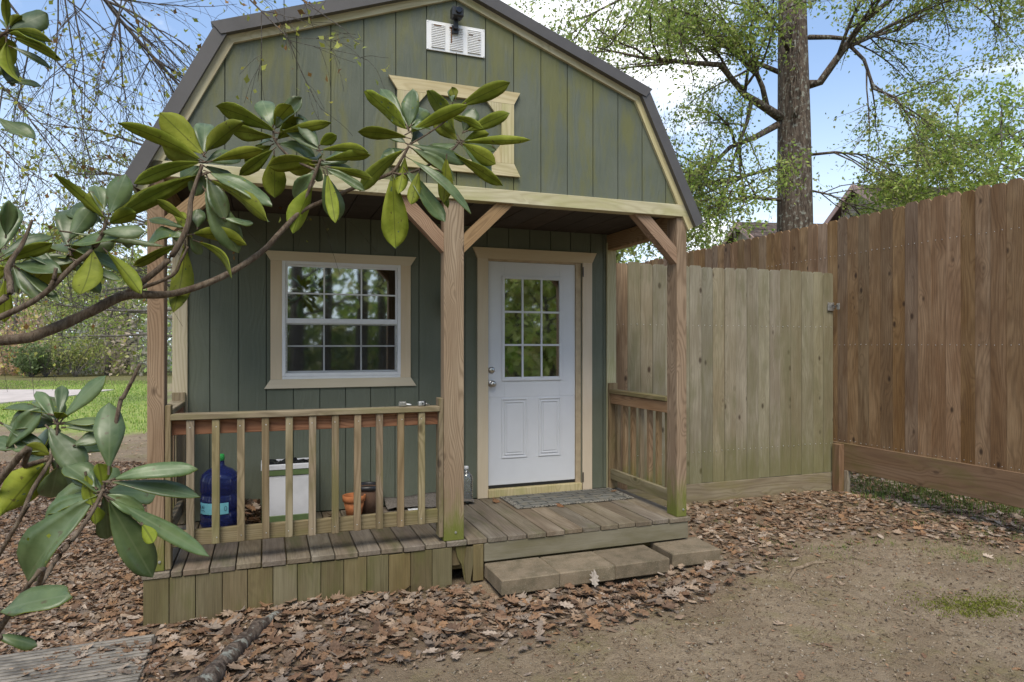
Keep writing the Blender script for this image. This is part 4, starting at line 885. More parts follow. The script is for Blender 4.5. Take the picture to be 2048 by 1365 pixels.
# moss and grass
def blades(P, h, w_, pal, lean=.5):
    n = len(P); a = rng.uniform(0, 6.283, n); H = h*rng.uniform(.5, 1.2, n); z = gh(P[:, 0], P[:, 1]); la = rng.uniform(0, 6.283, n); ll = rng.uniform(0, lean, n)*H
    V = np.zeros((n, 5, 3)); dx, dy = np.cos(a)*w_, np.sin(a)*w_; lx, ly = np.cos(la)*ll, np.sin(la)*ll
    for k, (s_, hh, ff) in enumerate(((-1, 0, 0), (1, 0, 0), (.7, .55, .35), (0, 1, 1), (-.7, .55, .35))):
        V[:, k, 0] = P[:, 0]+dx*s_+lx*ff; V[:, k, 1] = P[:, 1]+dy*s_+ly*ff; V[:, k, 2] = z+H*hh-.002
    c = pal[rng.integers(len(pal), size=n)]*rng.uniform(.7, 1.3, (n, 1)); return V.reshape(-1, 3), np.arange(n*5).reshape(n, 5), np.repeat(c, 5, 0)
GP = np.array([(.12, .19, .035), (.17, .235, .05), (.10, .15, .03), (.24, .26, .08)])
mp = np.array([4.15, -1.44]); r_ = rng.normal(0, 1, (3600, 2)); P = mp+r_*np.array((.17, .085))@np.array(((.96, -.28), (.28, .96)))
V, Fc, C = blades(P, .012, .004, np.array([(.20, .22, .035), (.15, .17, .03), (.26, .27, .05)]), 1.0); link('moss_patch', np_mesh(V, Fc, M_GRASS, C), kind='stuff', label='yellow-green moss patch on the bare dirt', cat='moss')
P = clear_of(np.vstack([sample([(6.1, -.9), (10, 0), (12, 8), (6.1, 5)], 5000), jit(sample(gp([(1700, 960), (2060, 1000), (2060, 1040), (1720, 1000)]), 1500), .05)]))
V1 = blades(P, .085, .0035, GP)
tc = clear_of(np.vstack([sample(P_RIGHT, 30), sample(gp([(1500, 1080), (2060, 1060), (2060, 1130), (1500, 1140)]), 34)])); P = np.repeat(tc, 26, 0); P = P+rng.normal(0, .055, P.shape); V2 = blades(P, .032, .0018, GP*1.2, 1.1)
P = sample(gp([(-60, 762), (300, 762), (300, 868), (150, 866), (-60, 848)]), 16000); P = P[~inpoly(P[:, 0], P[:, 1], gp([(-900, 780), (235, 780), (150, 793), (80, 802), (0, 809), (-900, 852)]))]; V3 = blades(P, .06, .010, GP*1.9)
o = [V1, V2, V3]; b = 0; Fs = []
for v in o: Fs.append(v[1]+b); b += len(v[0])
link('grass', np_mesh(np.vstack([v[0] for v in o]), np.vstack(Fs), M_GRASS, np.vstack([v[2] for v in o])), kind='stuff', label='short green grass in tufts by the fence and on the lawn', cat='grass')

# ------------------------------------------------------------------ magnolia
mg = thing('magnolia_tree', at(-420, 1150, 1.5)*1.0, 'magnolia with large glossy leaves reaching in front of the porch', 'tree')
root = at(-420, 700, 1.55); base = Vector((root.x-.05, root.y, -.05)); WM[mg] = Matrix.Translation(base); mg.matrix_basis = WM[mg]
tb = Tubes(); tb.add([base, base.lerp(root, .5)+Vector((.02, 0, 0)), root, root+Vector((-.1, .1, .9)), root+Vector((-.15, .1, 1.9))], [.075, .065, .055, .04, .02], 12); link('trunk', tb.mesh(M_MAGB), mg)
def branch(px, rad, first=None):
    pts = [at(x, y, d) for x, y, d in px]
    if first is not None: pts = [Vector(first)]+pts; rad = [rad[0]*1.25]+list(rad)
    # Catmull-Rom
    out = []; rr = []
    for i in range(len(pts)-1):
        p0, p1, p2, p3 = pts[max(i-1, 0)], pts[i], pts[i+1], pts[min(i+2, len(pts)-1)]
        for k in range(6):
            u = k/6; out.append(.5*((2*p1)+(p2-p0)*u+(2*p0-5*p1+4*p2-p3)*u*u+(3*p1-p0-3*p2+p3)*u**3)); rr.append((rad[i]+(rad[i+1]-rad[i])*u)*random.uniform(.95, 1.05))
    out.append(pts[-1]); rr.append(rad[-1]); tb = Tubes(); tb.add(out, rr, 9); return link('branch', tb.mesh(M_MAGB), mg)
branch([(0, 682, 1.65), (90, 664, 1.7), (180, 625, 1.76), (250, 592, 1.8), (345, 588, 1.86), (440, 556, 1.93), (520, 507, 2.0), (565, 460, 2.05), (605, 422, 2.1), (660, 397, 2.14), (735, 365, 2.18), (784, 345, 2.2), (805, 315, 2.2), (818, 292, 2.2)], [.0135, .0135, .013, .0125, .0095, .009, .0085, .008, .007, .0065, .006, .006, .005, .004], root)
branch([(600, 425, 2.1), (622, 370, 2.09), (642, 318, 2.08)], [.006, .006, .004])
branch([(634, 342, 2.085), (585, 318, 2.1), (552, 285, 2.1), (546, 258, 2.1)], [.004, .004, .004, .003])
branch([(786, 346, 2.2), (813, 348, 2.21), (869, 325, 2.24), (905, 300, 2.25), (920, 282, 2.25)], [.0045, .0045, .004, .004, .003])
branch([(822, 288, 2.2), (860, 265, 2.2), (905, 232, 2.2), (932, 206, 2.2)], [.003, .0028, .0026, .002])
branch([(245, 594, 1.8), (328, 529, 1.84), (362, 481, 1.86), (378, 440, 1.87), (383, 395, 1.88), (405, 330, 1.9)], [.0095, .0085, .008, .0075, .0065, .004])
branch([(270, 581, 1.81), (342, 553, 1.82), (362, 522, 1.82), (376, 494, 1.82)], [.005, .005, .004, .003])
branch([(20, 626, 1.6), (89, 587, 1.62), (147, 532, 1.64), (185, 500, 1.65), (205, 468, 1.66), (212, 440, 1.66)], [.007, .0065, .006, .0055, .005, .004], at(-200, 720, 1.58))
branch([(98, 580, 1.62), (108, 558, 1.62), (112, 536, 1.62)], [.005, .005, .004])
branch([(0, 604, 1.5), (20, 570, 1.52), (15, 540, 1.53), (30, 510, 1.54), (45, 488, 1.55), (65, 440, 1.56)], [.007, .007, .007, .005, .005, .003], at(-180, 720, 1.5))
branch([(-60, 120, 1.6), (-20, 85, 1.62), (18, 62, 1.62)], [.006, .005, .004], root+Vector((-.1, .1, .8)))
branch([(0, 1258, 1.0), (79, 1171, 1.05), (106, 1129, 1.08), (151, 1072, 1.1), (185, 1023, 1.12), (207, 978, 1.14)], [.0042, .004, .004, .0037, .0032, .003], base+Vector((.0, 0, .12)))
branch([(0, 1106, 1.2), (41, 1035, 1.22), (64, 982, 1.24), (90, 940, 1.26), (102, 918, 1.27), (112, 880, 1.28), (116, 846, 1.28)], [.0038, .0038, .0038, .0036, .0034, .0028, .0022], base+Vector((.02, 0, .3)))
branch([(0, 960, 1.24), (50, 933, 1.26), (100, 918, 1.27)], [.0065, .005, .004], base.lerp(root, .4))
branch([(207, 978, 1.14), (222, 900, 1.16), (240, 806, 1.18), (247, 794, 1.18), (265, 760, 1.18), (280, 729, 1.18)], [.003, .003, .004, .0038, .0032, .0028])
branch([(0, 1225, .98), (-40, 1240, .98)], [.004, .005], at(-150, 1300, 1.0)); branch([(0, 1276, .92), (-60, 1290, .93)], [.004, .005], at(-150, 1340, .98))
def leaf_mesh(L, W, bend, fold, wave, seed):
    r = random.Random(seed); ns = 9; prof = [.07, .33, .63, .87, 1.0, .96, .82, .58, .28, .02]; us = [0, .12, .27, .43, .58, .72, .83, .915, .97, 1.02]; pk = r.uniform(.9, 1.1)
    top = []; ph = r.uniform(0, 6)
    for i in range(ns+1):
        u = us[i]; h = W/2*prof[i]*(pk if i > 4 else 1); ang = bend*u; z = L*u*(1-.12*bend*bend*u); y = -L*u*u*bend*.5
        for k, s_ in enumerate((-1, -.55, 0, .55, 1)):
            top.append((h*s_*(1-.15*fold), y+abs(s_)*h*fold+wave*W*math.sin(u*8+ph+s_)*abs(s_)*.5, z))
    n5 = len(top); V = top+[(x, y-.0016, z) for x, y, z in top]; Fc = []; mi = []
    for i in range(ns):
        for k in range(4):
            a = i*5+k; Fc.append((a, a+5, a+6, a+1)); mi.append(0); Fc.append((n5+a+1, n5+a+6, n5+a+5, n5+a)); mi.append(1)
    for i in range(ns): a = i*5; Fc.append((a+n5, a+n5+5, a+5, a)); mi.append(1); a += 4; Fc.append((a, a+5, a+n5+5, a+n5)); mi.append(1)
    pet = L*.11; b = len(V)                        # petiole
    for z in (-pet, .02*L):
        for k in range(4): V.append((.0022*math.cos(k*1.571), .0022*math.sin(k*1.571)-.0008, z))
    for k in range(4): Fc.append((b+k, b+(k+1) % 4, b+4+(k+1) % 4, b+4+k)); mi.append(2)
    return mesh(V, Fc, [M_LEAFT, M_LEAFU, M_MAGB], mi, True)
ln_ = [0]
def mleaf(bx, by, tx, ty, wpx, side, dep, ddep=None):
    ln_[0] += 1; r = random.Random(ln_[0]*31); plen = math.hypot(tx-bx, ty-by)*dep/F
    k = ddep if ddep is not None else r.uniform(-.25, .30)*plen
    b, tip = at(bx, by, dep), at(tx, ty, dep+k); ax_ = (tip-b); L = ax_.length; z = ax_.normalized(); mid = (b+tip)/2; view = (CAM-mid).normalized()
    upv = Vector((0, 0, 1)); n = (view*.8+upv*.5 if side == 't' else -view*.8+upv*.45)+Vector((r.uniform(-.3, .3), r.uniform(-.3, .3), r.uniform(-.2, .2)))
    n = n-z*n.dot(z); n.normalize(); x = n.cross(z)          # local y = z x x = n
    W = min(wpx*dep/F/max(.45, abs(n.dot(view))), L*.62+.01)
    me = leaf_mesh(L, W*.9, (r.uniform(.6, 1.15) if r.random() < .25 else r.uniform(-.15, .6)), (r.uniform(.5, .8) if r.random() < .2 else r.uniform(-.35, .45)), r.uniform(.06, .26), ln_[0])
    link('leaf', me, mg, axes(b, x, z))
LV = {1.9: "400 318 258 233 32 u,405 308 338 240 42 u,408 305 410 222 42 t,412 305 475 238 42 u,425 322 525 296 26 u,398 325 273 338 28 u,400 335 392 392 40 t,402 352 235 418 38 u,398 350 240 405 28 u,412 385 475 500 60 t,415 355 450 440 45 t,420 345 540 387 26 t,425 362 560 435 30 u,395 455 398 413 30 t,372 440 318 400 20 u,365 455 290 424 14 t,450 437 505 448 14 t,370 495 364 622 50 u,350 490 268 530 20 u,400 485 523 530 22 u,375 470 345 475 28 t",
 2.09: "548 262 452 200 28 u,545 255 515 170 40 t,548 250 580 205 38 u,552 255 605 200 35 t,545 275 470 252 22 u,560 265 662 245 22 u,545 300 480 352 28 u,548 310 550 395 50 u,635 300 545 218 24 t,637 295 597 232 28 t,640 290 668 268 30 u,645 300 758 283 24 u,650 320 740 310 22 u,625 322 545 320 32 u,630 345 575 400 36 t,650 350 680 440 45 t,625 372 578 462 48 u,660 335 745 355 20 u,652 338 728 380 22 t,655 350 672 450 26 u,640 330 700 300 28 t",
 2.2: "815 258 735 182 34 u,812 250 757 162 28 t,817 255 825 178 36 t,823 250 863 192 30 t,821 264 932 203 30 u,812 275 720 250 26 u,818 255 858 247 28 t,825 290 940 312 28 t,825 297 915 350 26 t,805 302 700 368 32 u,810 315 800 395 32 u,785 352 790 495 55 u,815 345 885 445 36 t,820 318 950 390 18 t,893 318 888 405 36 u,838 345 820 415 28 u,795 310 765 300 26 t",
 2.25: "920 212 1014 165 34 u,915 270 862 182 34 u,905 205 900 170 18 t,911 200 905 177 26 u,927 262 950 213 36 t,935 262 1018 227 30 u,900 232 972 248 20 u,927 284 1060 278 22 u,927 282 992 300 20 t,925 288 990 328 36 u,925 292 988 340 30 t,905 305 1005 372 24 u,880 345 890 420 20 u",
 1.65: "212 440 125 348 22 u,205 424 195 362 34 t,219 427 250 350 48 t,205 430 170 392 26 u,140 500 131 392 45 t,140 478 185 412 40 t,12 470 18 402 38 t,140 490 240 480 24 t,150 500 265 530 26 t,140 465 325 490 14 t,215 505 300 590 34 u,185 500 180 605 50 u,150 525 200 585 34 t,150 520 240 560 16 t,35 530 145 515 28 t,30 530 115 535 24 t,28 535 80 600 34 t,40 540 118 597 16 t,8 510 92 455 28 t,8 520 102 490 20 u,0 500 25 400 45 t,10 560 8 645 30 u,112 536 60 500 24 t,205 465 280 455 24 t",
 1.62: "17 62 90 25 46 t,17 60 133 70 16 u,20 68 128 82 24 u,30 76 137 111 14 u,25 95 98 127 12 t,12 85 2 190 30 u,0 120 32 152 20 t,20 165 80 158 14 t,-5 235 66 275 22 t,15 55 8 0 16 u,20 52 40 28 20 u,5 70 -60 40 30 t",
 1.28: "108 840 75 768 26 t,118 830 128 757 28 t,125 838 195 748 26 t,116 838 128 816 34 u,98 828 0 808 14 t,16 895 75 818 38 t,130 845 192 842 12 t,130 855 198 852 12 t,5 848 90 895 22 t,98 858 165 935 52 t,150 890 192 868 24 t,95 925 12 1005 70 u,115 935 100 1010 60 t,90 915 0 940 30 t,90 902 20 894 14 t,60 905 30 860 30 t,30 900 -20 870 30 t,100 910 60 890 26 u",
 1.14: "218 935 222 796 62 t,205 972 200 926 62 u,228 958 370 913 30 t,225 965 400 982 34 t,212 990 290 1027 40 t,225 1000 417 1110 38 t,218 1003 304 1153 70 t,285 1050 314 1088 30 u,200 985 135 920 45 t,195 990 60 1032 28 t,190 985 0 1028 30 t,182 1003 5 1160 86 t,188 1010 192 1048 34 u,172 950 186 1010 32 u,190 975 150 940 40 t",
 .95: "0 1222 128 1182 36 t,-10 1272 75 1282 24 t"}
for dep, txt in LV.items():
    for row in txt.split(','):
        q = row.split(); mleaf(*[float(v) for v in q[:5]], q[5], dep)

rl = random.Random(99)
for cx_, cy_, dp_ in ((405, 328, 1.92), (550, 285, 2.12), (640, 328, 2.11), (818, 292, 2.23), (920, 286, 2.28), (210, 452, 1.69), (142, 505, 1.68), (28, 532, 1.68), (15, 66, 1.66), (378, 470, 1.9), (116, 848, 1.31), (100, 915, 1.31), (207, 985, 1.18)):
    a0_ = rl.uniform(0, 6.28)
    for k in range(4):
        a_ = a0_+k*1.57+rl.uniform(-.3, .3); ln2 = rl.uniform(58, 112)*1.95/dp_; sd_ = 't' if (cy_ > 690 or rl.random() < .45) else 'u'
        mleaf(cx_+math.cos(a_)*10, cy_+math.sin(a_)*8, cx_+math.cos(a_)*ln2, cy_+math.sin(a_)*ln2*.62, rl.uniform(20, 38)*1.95/dp_, sd_, dp_, rl.uniform(-.02, .09))

# ------------------------------------------------------------------ trees
class Tree:
    def __init__(s, seed): s.t = Tubes(); s.tw = Tubes(); s.L = []; s.r = random.Random(seed)
    def limb(s, p, d, L, r0, lev, maxlev, droop=0.0, wig=.25, kids=(3, 5), leaf=6, spread=.8, shrink=.6, nseg=6, sides=6):
        r = s.r; p = Vector(p); d = Vector(d).normalized(); pts = [p.copy()]; rad = [r0]
        for i in range(nseg):
            d = (d+Vector((r.uniform(-1, 1), r.uniform(-1, 1), r.uniform(-1, 1)))*wig+Vector((0, 0, -droop))).normalized(); p = p+d*L/nseg; pts.append(p.copy()); rad.append(max(r0*(1-.8*(i+1)/nseg), .0012))
        (s.t if lev < 2 else s.tw).add(pts, rad, sides if lev < 2 else (4 if lev < maxlev else 3))
        s.kids(pts, rad, L, lev, maxlev, droop, wig, kids, leaf, spread, shrink)
    def kids(s, pts, rad, L, lev, maxlev, droop, wig, kids, leaf, spread, shrink, start=.25):
        r = s.r; n = len(pts)-1
        if lev >= maxlev:
            for _ in range(leaf):
                i = r.randrange(1, n+1); s.L.append(pts[i].lerp(pts[i-1], r.random())+Vector((r.uniform(-1, 1), r.uniform(-1, 1), r.uniform(-1, 1)))*L*.22)
            return
        for k in range(r.randint(*kids)):
            u = r.uniform(start, 1.0)*n; i = min(int(u), n-1); q = pts[i].lerp(pts[i+1], u-i); dd = (pts[i+1]-pts[i]).normalized()
            v = (dd+Vector((r.uniform(-1, 1), r.uniform(-1, 1), r.uniform(-.8, 1)))*spread).normalized()
            s.limb(q, v, L*shrink*r.uniform(.7, 1.2), max(rad[i]*.55, .0015), lev+1, maxlev, droop, wig, kids, leaf, spread, shrink, 5)
    def path(s, pts, rad, maxlev, lev=0, **kw):
        pts = [Vector(p) for p in pts]; s.t.add(pts, rad, 8); L = sum((a-b).length for a, b in zip(pts, pts[1:])); L = kw.pop('klen')/kw.get('shrink', .5) if 'klen' in kw else L; a = dict(droop=0, wig=.25, kids=(3, 5), leaf=6, spread=.8, shrink=.5); a.update(kw); s.kids(pts, rad, L, lev, maxlev, a['droop'], a['wig'], a['kids'], a['leaf'], a['spread'], a['shrink'], a.get('start', .25))
def leaves(P, L, W, pal, droop=.3, seed=1, shape=0):
    g = np.random.default_rng(seed); P = np.array([tuple(p) for p in P]); n = len(P); d = g.normal(0, 1, (n, 3)); d[:, 2] -= droop; d /= np.linalg.norm(d, axis=1)[:, None]
    u = np.cross(d, g.normal(0, 1, (n, 3))); u /= np.linalg.norm(u, axis=1)[:, None]; nn = np.cross(d, u); S_ = g.uniform(.6, 1.25, n)[:, None]
    if shape == 0: K = ((0, 0, 0), (.45, .5, .10), (1, 0, 0), (.45, -.5, .10)); Q = 4
    else: K = ((0, 0, 0), (.35, .28, .1), (.62, .75, .12), (1, 0, 0), (.62, -.75, .12), (.35, -.28, .1)); Q = 6
    V = np.stack([P+d*S_*L*a+u*S_*W*b+nn*S_*L*c for a, b, c in K], 1).reshape(-1, 3); pal = np.array(pal)
    c = pal[g.integers(len(pal), size=n)]*g.uniform(.7, 1.3, (n, 1)); return V, np.arange(n*Q).reshape(n, Q), np.repeat(c, Q, 0)
def put(T_, name, loc, label, cat, L, W, pal, bark_, group=None, droop=.3, shape=0, crown='crown', kind=None):
    o = thing(name, loc, label, cat, group)
    if T_.t.V: link('trunk', T_.t.mesh(bark_), o)
    if T_.tw.V: link('twigs', T_.tw.mesh(bark_), o, kind='stuff')
    if T_.L: link(crown, np_mesh(*(lambda a: (a[0], a[1], M_FOL, a[2]))(leaves(T_.L, L, W, pal, droop, len(T_.L), shape))), o, kind='stuff')
    return o
G_OAK = [(.25, .35, .06), (.32, .42, .08), (.19, .28, .05), (.37, .45, .11)]
G_PALE = [(.34, .38, .10), (.42, .44, .15), (.28, .34, .09), (.42, .40, .16)]
G_DARK = [(.16, .22, .09), (.19, .26, .10), (.24, .30, .13)]
G_BRN = [(.36, .29, .22), (.31, .25, .185), (.42, .35, .27)]
# water oak behind the fence, limbs traced from where they leave the trunk
ok = Tree(3); TD = 12.5
b0 = at(1590, 690, TD); basep = Vector((b0.x, b0.y, -.1))
ok.t.add([basep, at(1590, 460, TD), at(1588, 250, TD), at(1585, 50, TD), at(1583, -150, TD), at(1580, -420, TD), at(1590, -700, TD)], [.36, .32, .29, .255, .22, .17, .10], 18)
kw = dict(leaf=26, wig=.22, spread=.95, kids=(11, 14), shrink=.42, droop=.05, klen=1.9)
def LP(pts, rad, **k): a = dict(kw); a.update(k); ok.path([at(*p) for p in pts], [q*.68 for q in rad], 2, 0, **a)
LP([(1560, 235, 12.4), (1530, 215, 12.2), (1490, 190, 11.9), (1440, 130, 11.5), (1370, 125, 11.2), (1280, 115, 10.9), (1190, 95, 10.6)], [.13, .11, .085, .07, .055, .035, .015])
LP([(1535, 220, 12.2), (1525, 175, 12.2), (1510, 140, 12.1), (1480, 90, 12.0), (1440, 30, 11.7)], [.08, .07, .06, .04, .02])
LP([(1555, 250, 12.4), (1510, 275, 12.3), (1460, 295, 12.2), (1430, 325, 12.1), (1385, 345, 12), (1370, 390, 11.9)], [.10, .08, .06, .045, .03, .015])
LP([(1615, 170, 12.5), (1640, 165, 12.4), (1690, 95, 12.2), (1725, 45, 12.0), (1775, 5, 11.8), (1850, -60, 11.6), (1950, -20, 11.5)], [.13, .10, .09, .075, .06, .04, .02])
LP([(1700, 92, 12.2), (1728, 120, 12.1), (1748, 178, 12), (1790, 195, 11.9), (1830, 250, 11.8), (1840, 290, 11.8)], [.05, .045, .035, .03, .02, .01])
LP([(1618, 75, 12.5), (1660, 75, 12.6), (1720, 80, 12.7), (1800, 60, 12.8), (1880, 10, 12.9)], [.07, .06, .045, .03, .015])
LP([(1620, 310, 12.5), (1670, 305, 12.3), (1730, 310, 12.1), (1780, 330, 12)], [.04, .035, .02, .01])
LP([(1575, -60, 12.5), (1480, -80, 12), (1380, -60, 11.6), (1280, -20, 11.2), (1180, 30, 10.9)], [.11, .09, .07, .045, .02])
LP([(1590, -120, 12.5), (1680, -170, 12), (1800, -150, 11.7), (1950, -90, 11.4), (2080, -20, 11.2)], [.11, .09, .07, .045, .02])
LP([(1560, 400, 12.4), (1500, 395, 12.2), (1450, 400, 12), (1400, 430, 11.9)], [.05, .04, .03, .015]); LP([(1575, 100, 12.3), (1560, 60, 11.9), (1530, 20, 11.6), (1500, -20, 11.4)], [.06, .05, .035, .02])
LP([(1615, 380, 12.4), (1660, 390, 12.2), (1720, 420, 12)], [.03, .025, .012])
LP([(1570, 150, 12.7), (1500, 120, 13), (1420, 60, 13.2), (1330, 40, 13.4)], [.07, .06, .045, .02]); LP([(1570, 330, 12.7), (1500, 350, 13), (1430, 370, 13.2), (1360, 330, 13.4)], [.05, .045, .035, .02])
for k in range(7):                                  # bare vine strands on the trunk
    x = random.uniform(1572, 1608); ok.tw.add([at(x+random.uniform(-6, 6), y_, TD-.36+.02*k % .03) for y_ in range(20, 260, 24)], [.012]*10, 4)
put(ok, 'water_oak', basep, 'big oak with lichen-spotted trunk standing behind the brown fence', 'tree', .075, .036, G_OAK+G_PALE[:2], M_BARK)
# bare spring oak hanging over the left of the yard
sp = Tree(11); tb0 = Vector((-4.9, .6, -.1)); lt0 = Vector((-4.6, .5, 4.2))
sp.t.add([tb0, Vector((-4.8, .55, 2)), lt0, Vector((-4.3, .5, 6.5)), Vector((-4.0, .4, 9))], [.30, .26, .22, .17, .08], 12)
def SP(pts, rad, **k): a = dict(kids=(10, 13), leaf=2, wig=.17, spread=.7, shrink=.5, droop=.09, start=.5, klen=1.15); a.update(k); sp.path([lt0+Vector((.05, 0, .4))]+[at(*p) for p in pts], [.09]+[q*(.9 if i < 1 else .52) for i, q in enumerate(rad)], 2, 0, **a)
SP([(-250, -420, 5.2), (0, -180, 5.0), (150, -60, 4.8), (300, 60, 4.6), (400, 160, 4.4)], [.05, .03, .018, .010, .004])
SP([(-150, -500, 4.6), (150, -260, 4.2), (360, -120, 3.9), (500, 0, 3.7), (570, 70, 3.6), (600, 110, 3.6)], [.05, .026, .016, .009, .006, .002], klen=.4, kids=(5, 6))
SP([(-250, -300, 6.0), (-50, -80, 5.8), (60, 60, 5.6), (170, 190, 5.4), (260, 290, 5.2)], [.05, .028, .016, .010, .004])
SP([(-300, -150, 5.6), (-100, 60, 5.4), (30, 200, 5.3), (120, 320, 5.2), (150, 390, 5.2)], [.04, .022, .013, .008, .003])
SP([(-100, -420, 7.2), (120, -120, 7.2), (240, 40, 7.3), (320, 130, 7.4), (400, 215, 7.6)], [.07, .05, .04, .035, .02], leaf=1)
SP([(100, -420, 5.0), (330, -240, 4.6), (460, -110, 4.2), (560, -30, 3.9), (690, 60, 3.7), (720, 90, 3.6)], [.04, .022, .014, .008, .004, .002], kids=(4, 5), klen=.4)
SP([(-400, -80, 4.6), (-150, 130, 4.5), (0, 290, 4.5), (70, 370, 4.5)], [.03, .018, .010, .004])
SP([(-100, -300, 5.4), (60, -140, 5.2), (130, 0, 5.0), (150, 130, 4.9), (140, 240, 4.9)], [.04, .022, .013, .008, .003])
SP([(50, -300, 5.2), (220, -140, 5.0), (260, 0, 4.9), (300, 120, 4.8), (250, 220, 4.8)], [.04, .022, .013, .008, .003])
put(sp, 'spring_oak', tb0, 'nearly bare oak with drooping twigs and a few new yellow-green leaves', 'tree', .042, .018, [(.34, .36, .06), (.28, .32, .06), (.40, .38, .09), (.32, .34, .06), (.24, .13, .04)], M_TWIG, shape=1, droop=.9)
# simple round-crowned trees for the distance
def far_tree(seed, loc, h, trunk_h, spread_, pal, name, label, group, L, W, lev=2, kids=(5, 7), leaf=9, bark_=M_FARB, limbs=9, r0=.16, droop=.02):
    T_ = Tree(seed); loc = Vector(loc); r = T_.r; n = 7; pts = []; rad = []
    for i in range(n+1): u = i/n; pts.append(loc+Vector((r.uniform(-.12, .12)*i*.4, r.uniform(-.12, .12)*i*.4, -.1+h*.92*u))); rad.append(r0*(1-.85*u))
    T_.t.add(pts, rad, 8)
    for k in range(limbs):
        z = trunk_h+(h*.9-trunk_h)*k/limbs; i = min(int(z/(h*.92)*n), n-1); p = pts[i].lerp(pts[i+1], z/(h*.92)*n-i); a = k*2.4+r.uniform(-.4, .4); ln = spread_*(1-.55*max(0, (z/h-.35)))*r.uniform(.75, 1.15)
        T_.limb(p, (math.cos(a), math.sin(a), r.uniform(.15, .7)), ln, r0*.4*(1-.6*k/limbs), 1, lev, droop, .25, kids, leaf, .8, .55)
    put(T_, name, loc, label, 'tree', L, W, pal, bark_, group)
rt = random.Random(5)
lab = ['pale yellow-green tree at the left end of the wood', 'bare grey tree in the wood beyond the lawn', 'tall leafy tree rising over the wood edge', 'fresh green tree beside the bare grey one', 'broad pale tree at the middle of the wood edge', 'slim tree with thin new leaves beyond the driveway', 'bushy yellow-green tree near the shed end of the wood', 'dark evergreen in the wood behind the lawn']
specs = [(-30, 40, 12, G_PALE), (30, 37, 9.5, G_BRN), (80, 44, 11, G_OAK), (120, 36, 8, G_PALE), (170, 39, 9.5, G_OAK), (215, 35.5, 7, G_PALE), (255, 38, 9, G_PALE), (140, 47, 12, G_DARK)]
for i, (px, dp, h, pal) in enumerate(specs):
    p = at(px, 690, dp); far_tree(20+i, (p.x, p.y, 0), h, 1.6, 3.2, pal, 'woodland_tree', lab[i], 'trees of the wood beyond the lawn', .22, .16, leaf=7 if i == 1 else 12, kids=(5, 7))
# feathery tree behind the shed corner, branches reaching left
p = at(395, 690, 19); T_ = Tree(77); b = Vector((p.x, p.y, -.1)); T_.t.add([b, b+Vector((0, 0, 3)), b+Vector((.1, 0, 6)), b+Vector((0, .1, 9))], [.2, .17, .12, .05], 8)
for k in range(13):
    z = 1.9+k*.42; T_.limb(b+Vector((0, 0, z)), (-1.0, rt.uniform(-.5, .3), rt.uniform(-.02, .3)), rt.uniform(2.6, 4.2), .05, 0, 2, .035, .16, (6, 8), 9, .55, .42)
for k in range(5): T_.limb(b+Vector((0, 0, 3+k)), (.9, rt.uniform(-.5, .5), .3), 2.5, .05, 0, 2, .03, .2, (4, 5), 8, .6, .45)
put(T_, 'feathery_tree', b, 'feathery light green tree reaching out from behind the shed corner', 'tree', .10, .04, G_OAK+G_PALE, M_FARB)
# undergrowth along the wood edge: one tangled mass
g = np.random.default_rng(4); n = 26000; px = g.uniform(-700, 420, n); dp = g.uniform(34, 42, n); hh = np.abs(g.normal(0, 1.5, n))*(.5+.8*np.abs(np.sin(px*.021))+.5*np.abs(np.sin(px*.063+1)))+.1
P = np.array([tuple(at(a, 690, d)) for a, d in zip(px, dp)]); P[:, 2] = hh
pal = np.vstack([G_PALE, G_BRN, G_BRN, G_BRN])*1.35; V, Fc, C = leaves(P, .26, .16, pal, 0, 9); tint = np.repeat((np.sin(px*.033)+np.sin(px*.011+2))[:, None], 4, 0).reshape(-1, 1); C = C*np.clip(np.hstack([1+.12*tint, 1-.02*tint, 1-.1*tint]), .5, 1.5)
link('undergrowth', np_mesh(V, Fc, M_FOL, C), kind='stuff', label='tangled brown and green undergrowth along the wood edge', cat='undergrowth')
n = 30000; px = g.uniform(-900, 420, n); dp = g.uniform(50, 62, n); P = np.array([tuple(at(a, 690, d)) for a, d in zip(px, dp)]); P[:, 2] = g.uniform(0, 1, n)**.8*(9.5+2.2*np.sin(px*.019)+1.5*np.sin(px*.05+1))
V, Fc, C = leaves(P, .5, .34, np.vstack([G_PALE, G_BRN, G_OAK, G_DARK])*1.25, 0, 19); link('far_wood', np_mesh(V, Fc, M_FOL, C), kind='stuff', label='mass of trees deep in the wood beyond the lawn', cat='wood')
for lb, px, dp, h, pal in (('dark green rounded bush at the lawn edge', 92, 33.5, 2.0, G_DARK), ('small dark bush low at the far lawn edge', 62, 33.2, 1.2, G_DARK), ('yellow-green bush at the lawn edge near the shed', 150, 33.6, 2.4, G_PALE)):
    p = at(px, 690, dp); T_ = Tree(int(px)); b = Vector((p.x, p.y, -.05))
    for k in range(14): T_.limb(b, (T_.r.uniform(-.6, .6), T_.r.uniform(-.6, .6), 1), h*T_.r.uniform(.7, 1), .025, 0, 1, .02, .2, (5, 7), 16, .7, .5)
    put(T_, 'bush', b, lb, 'bush', .16, .09, pal, M_FARB, crown='foliage')
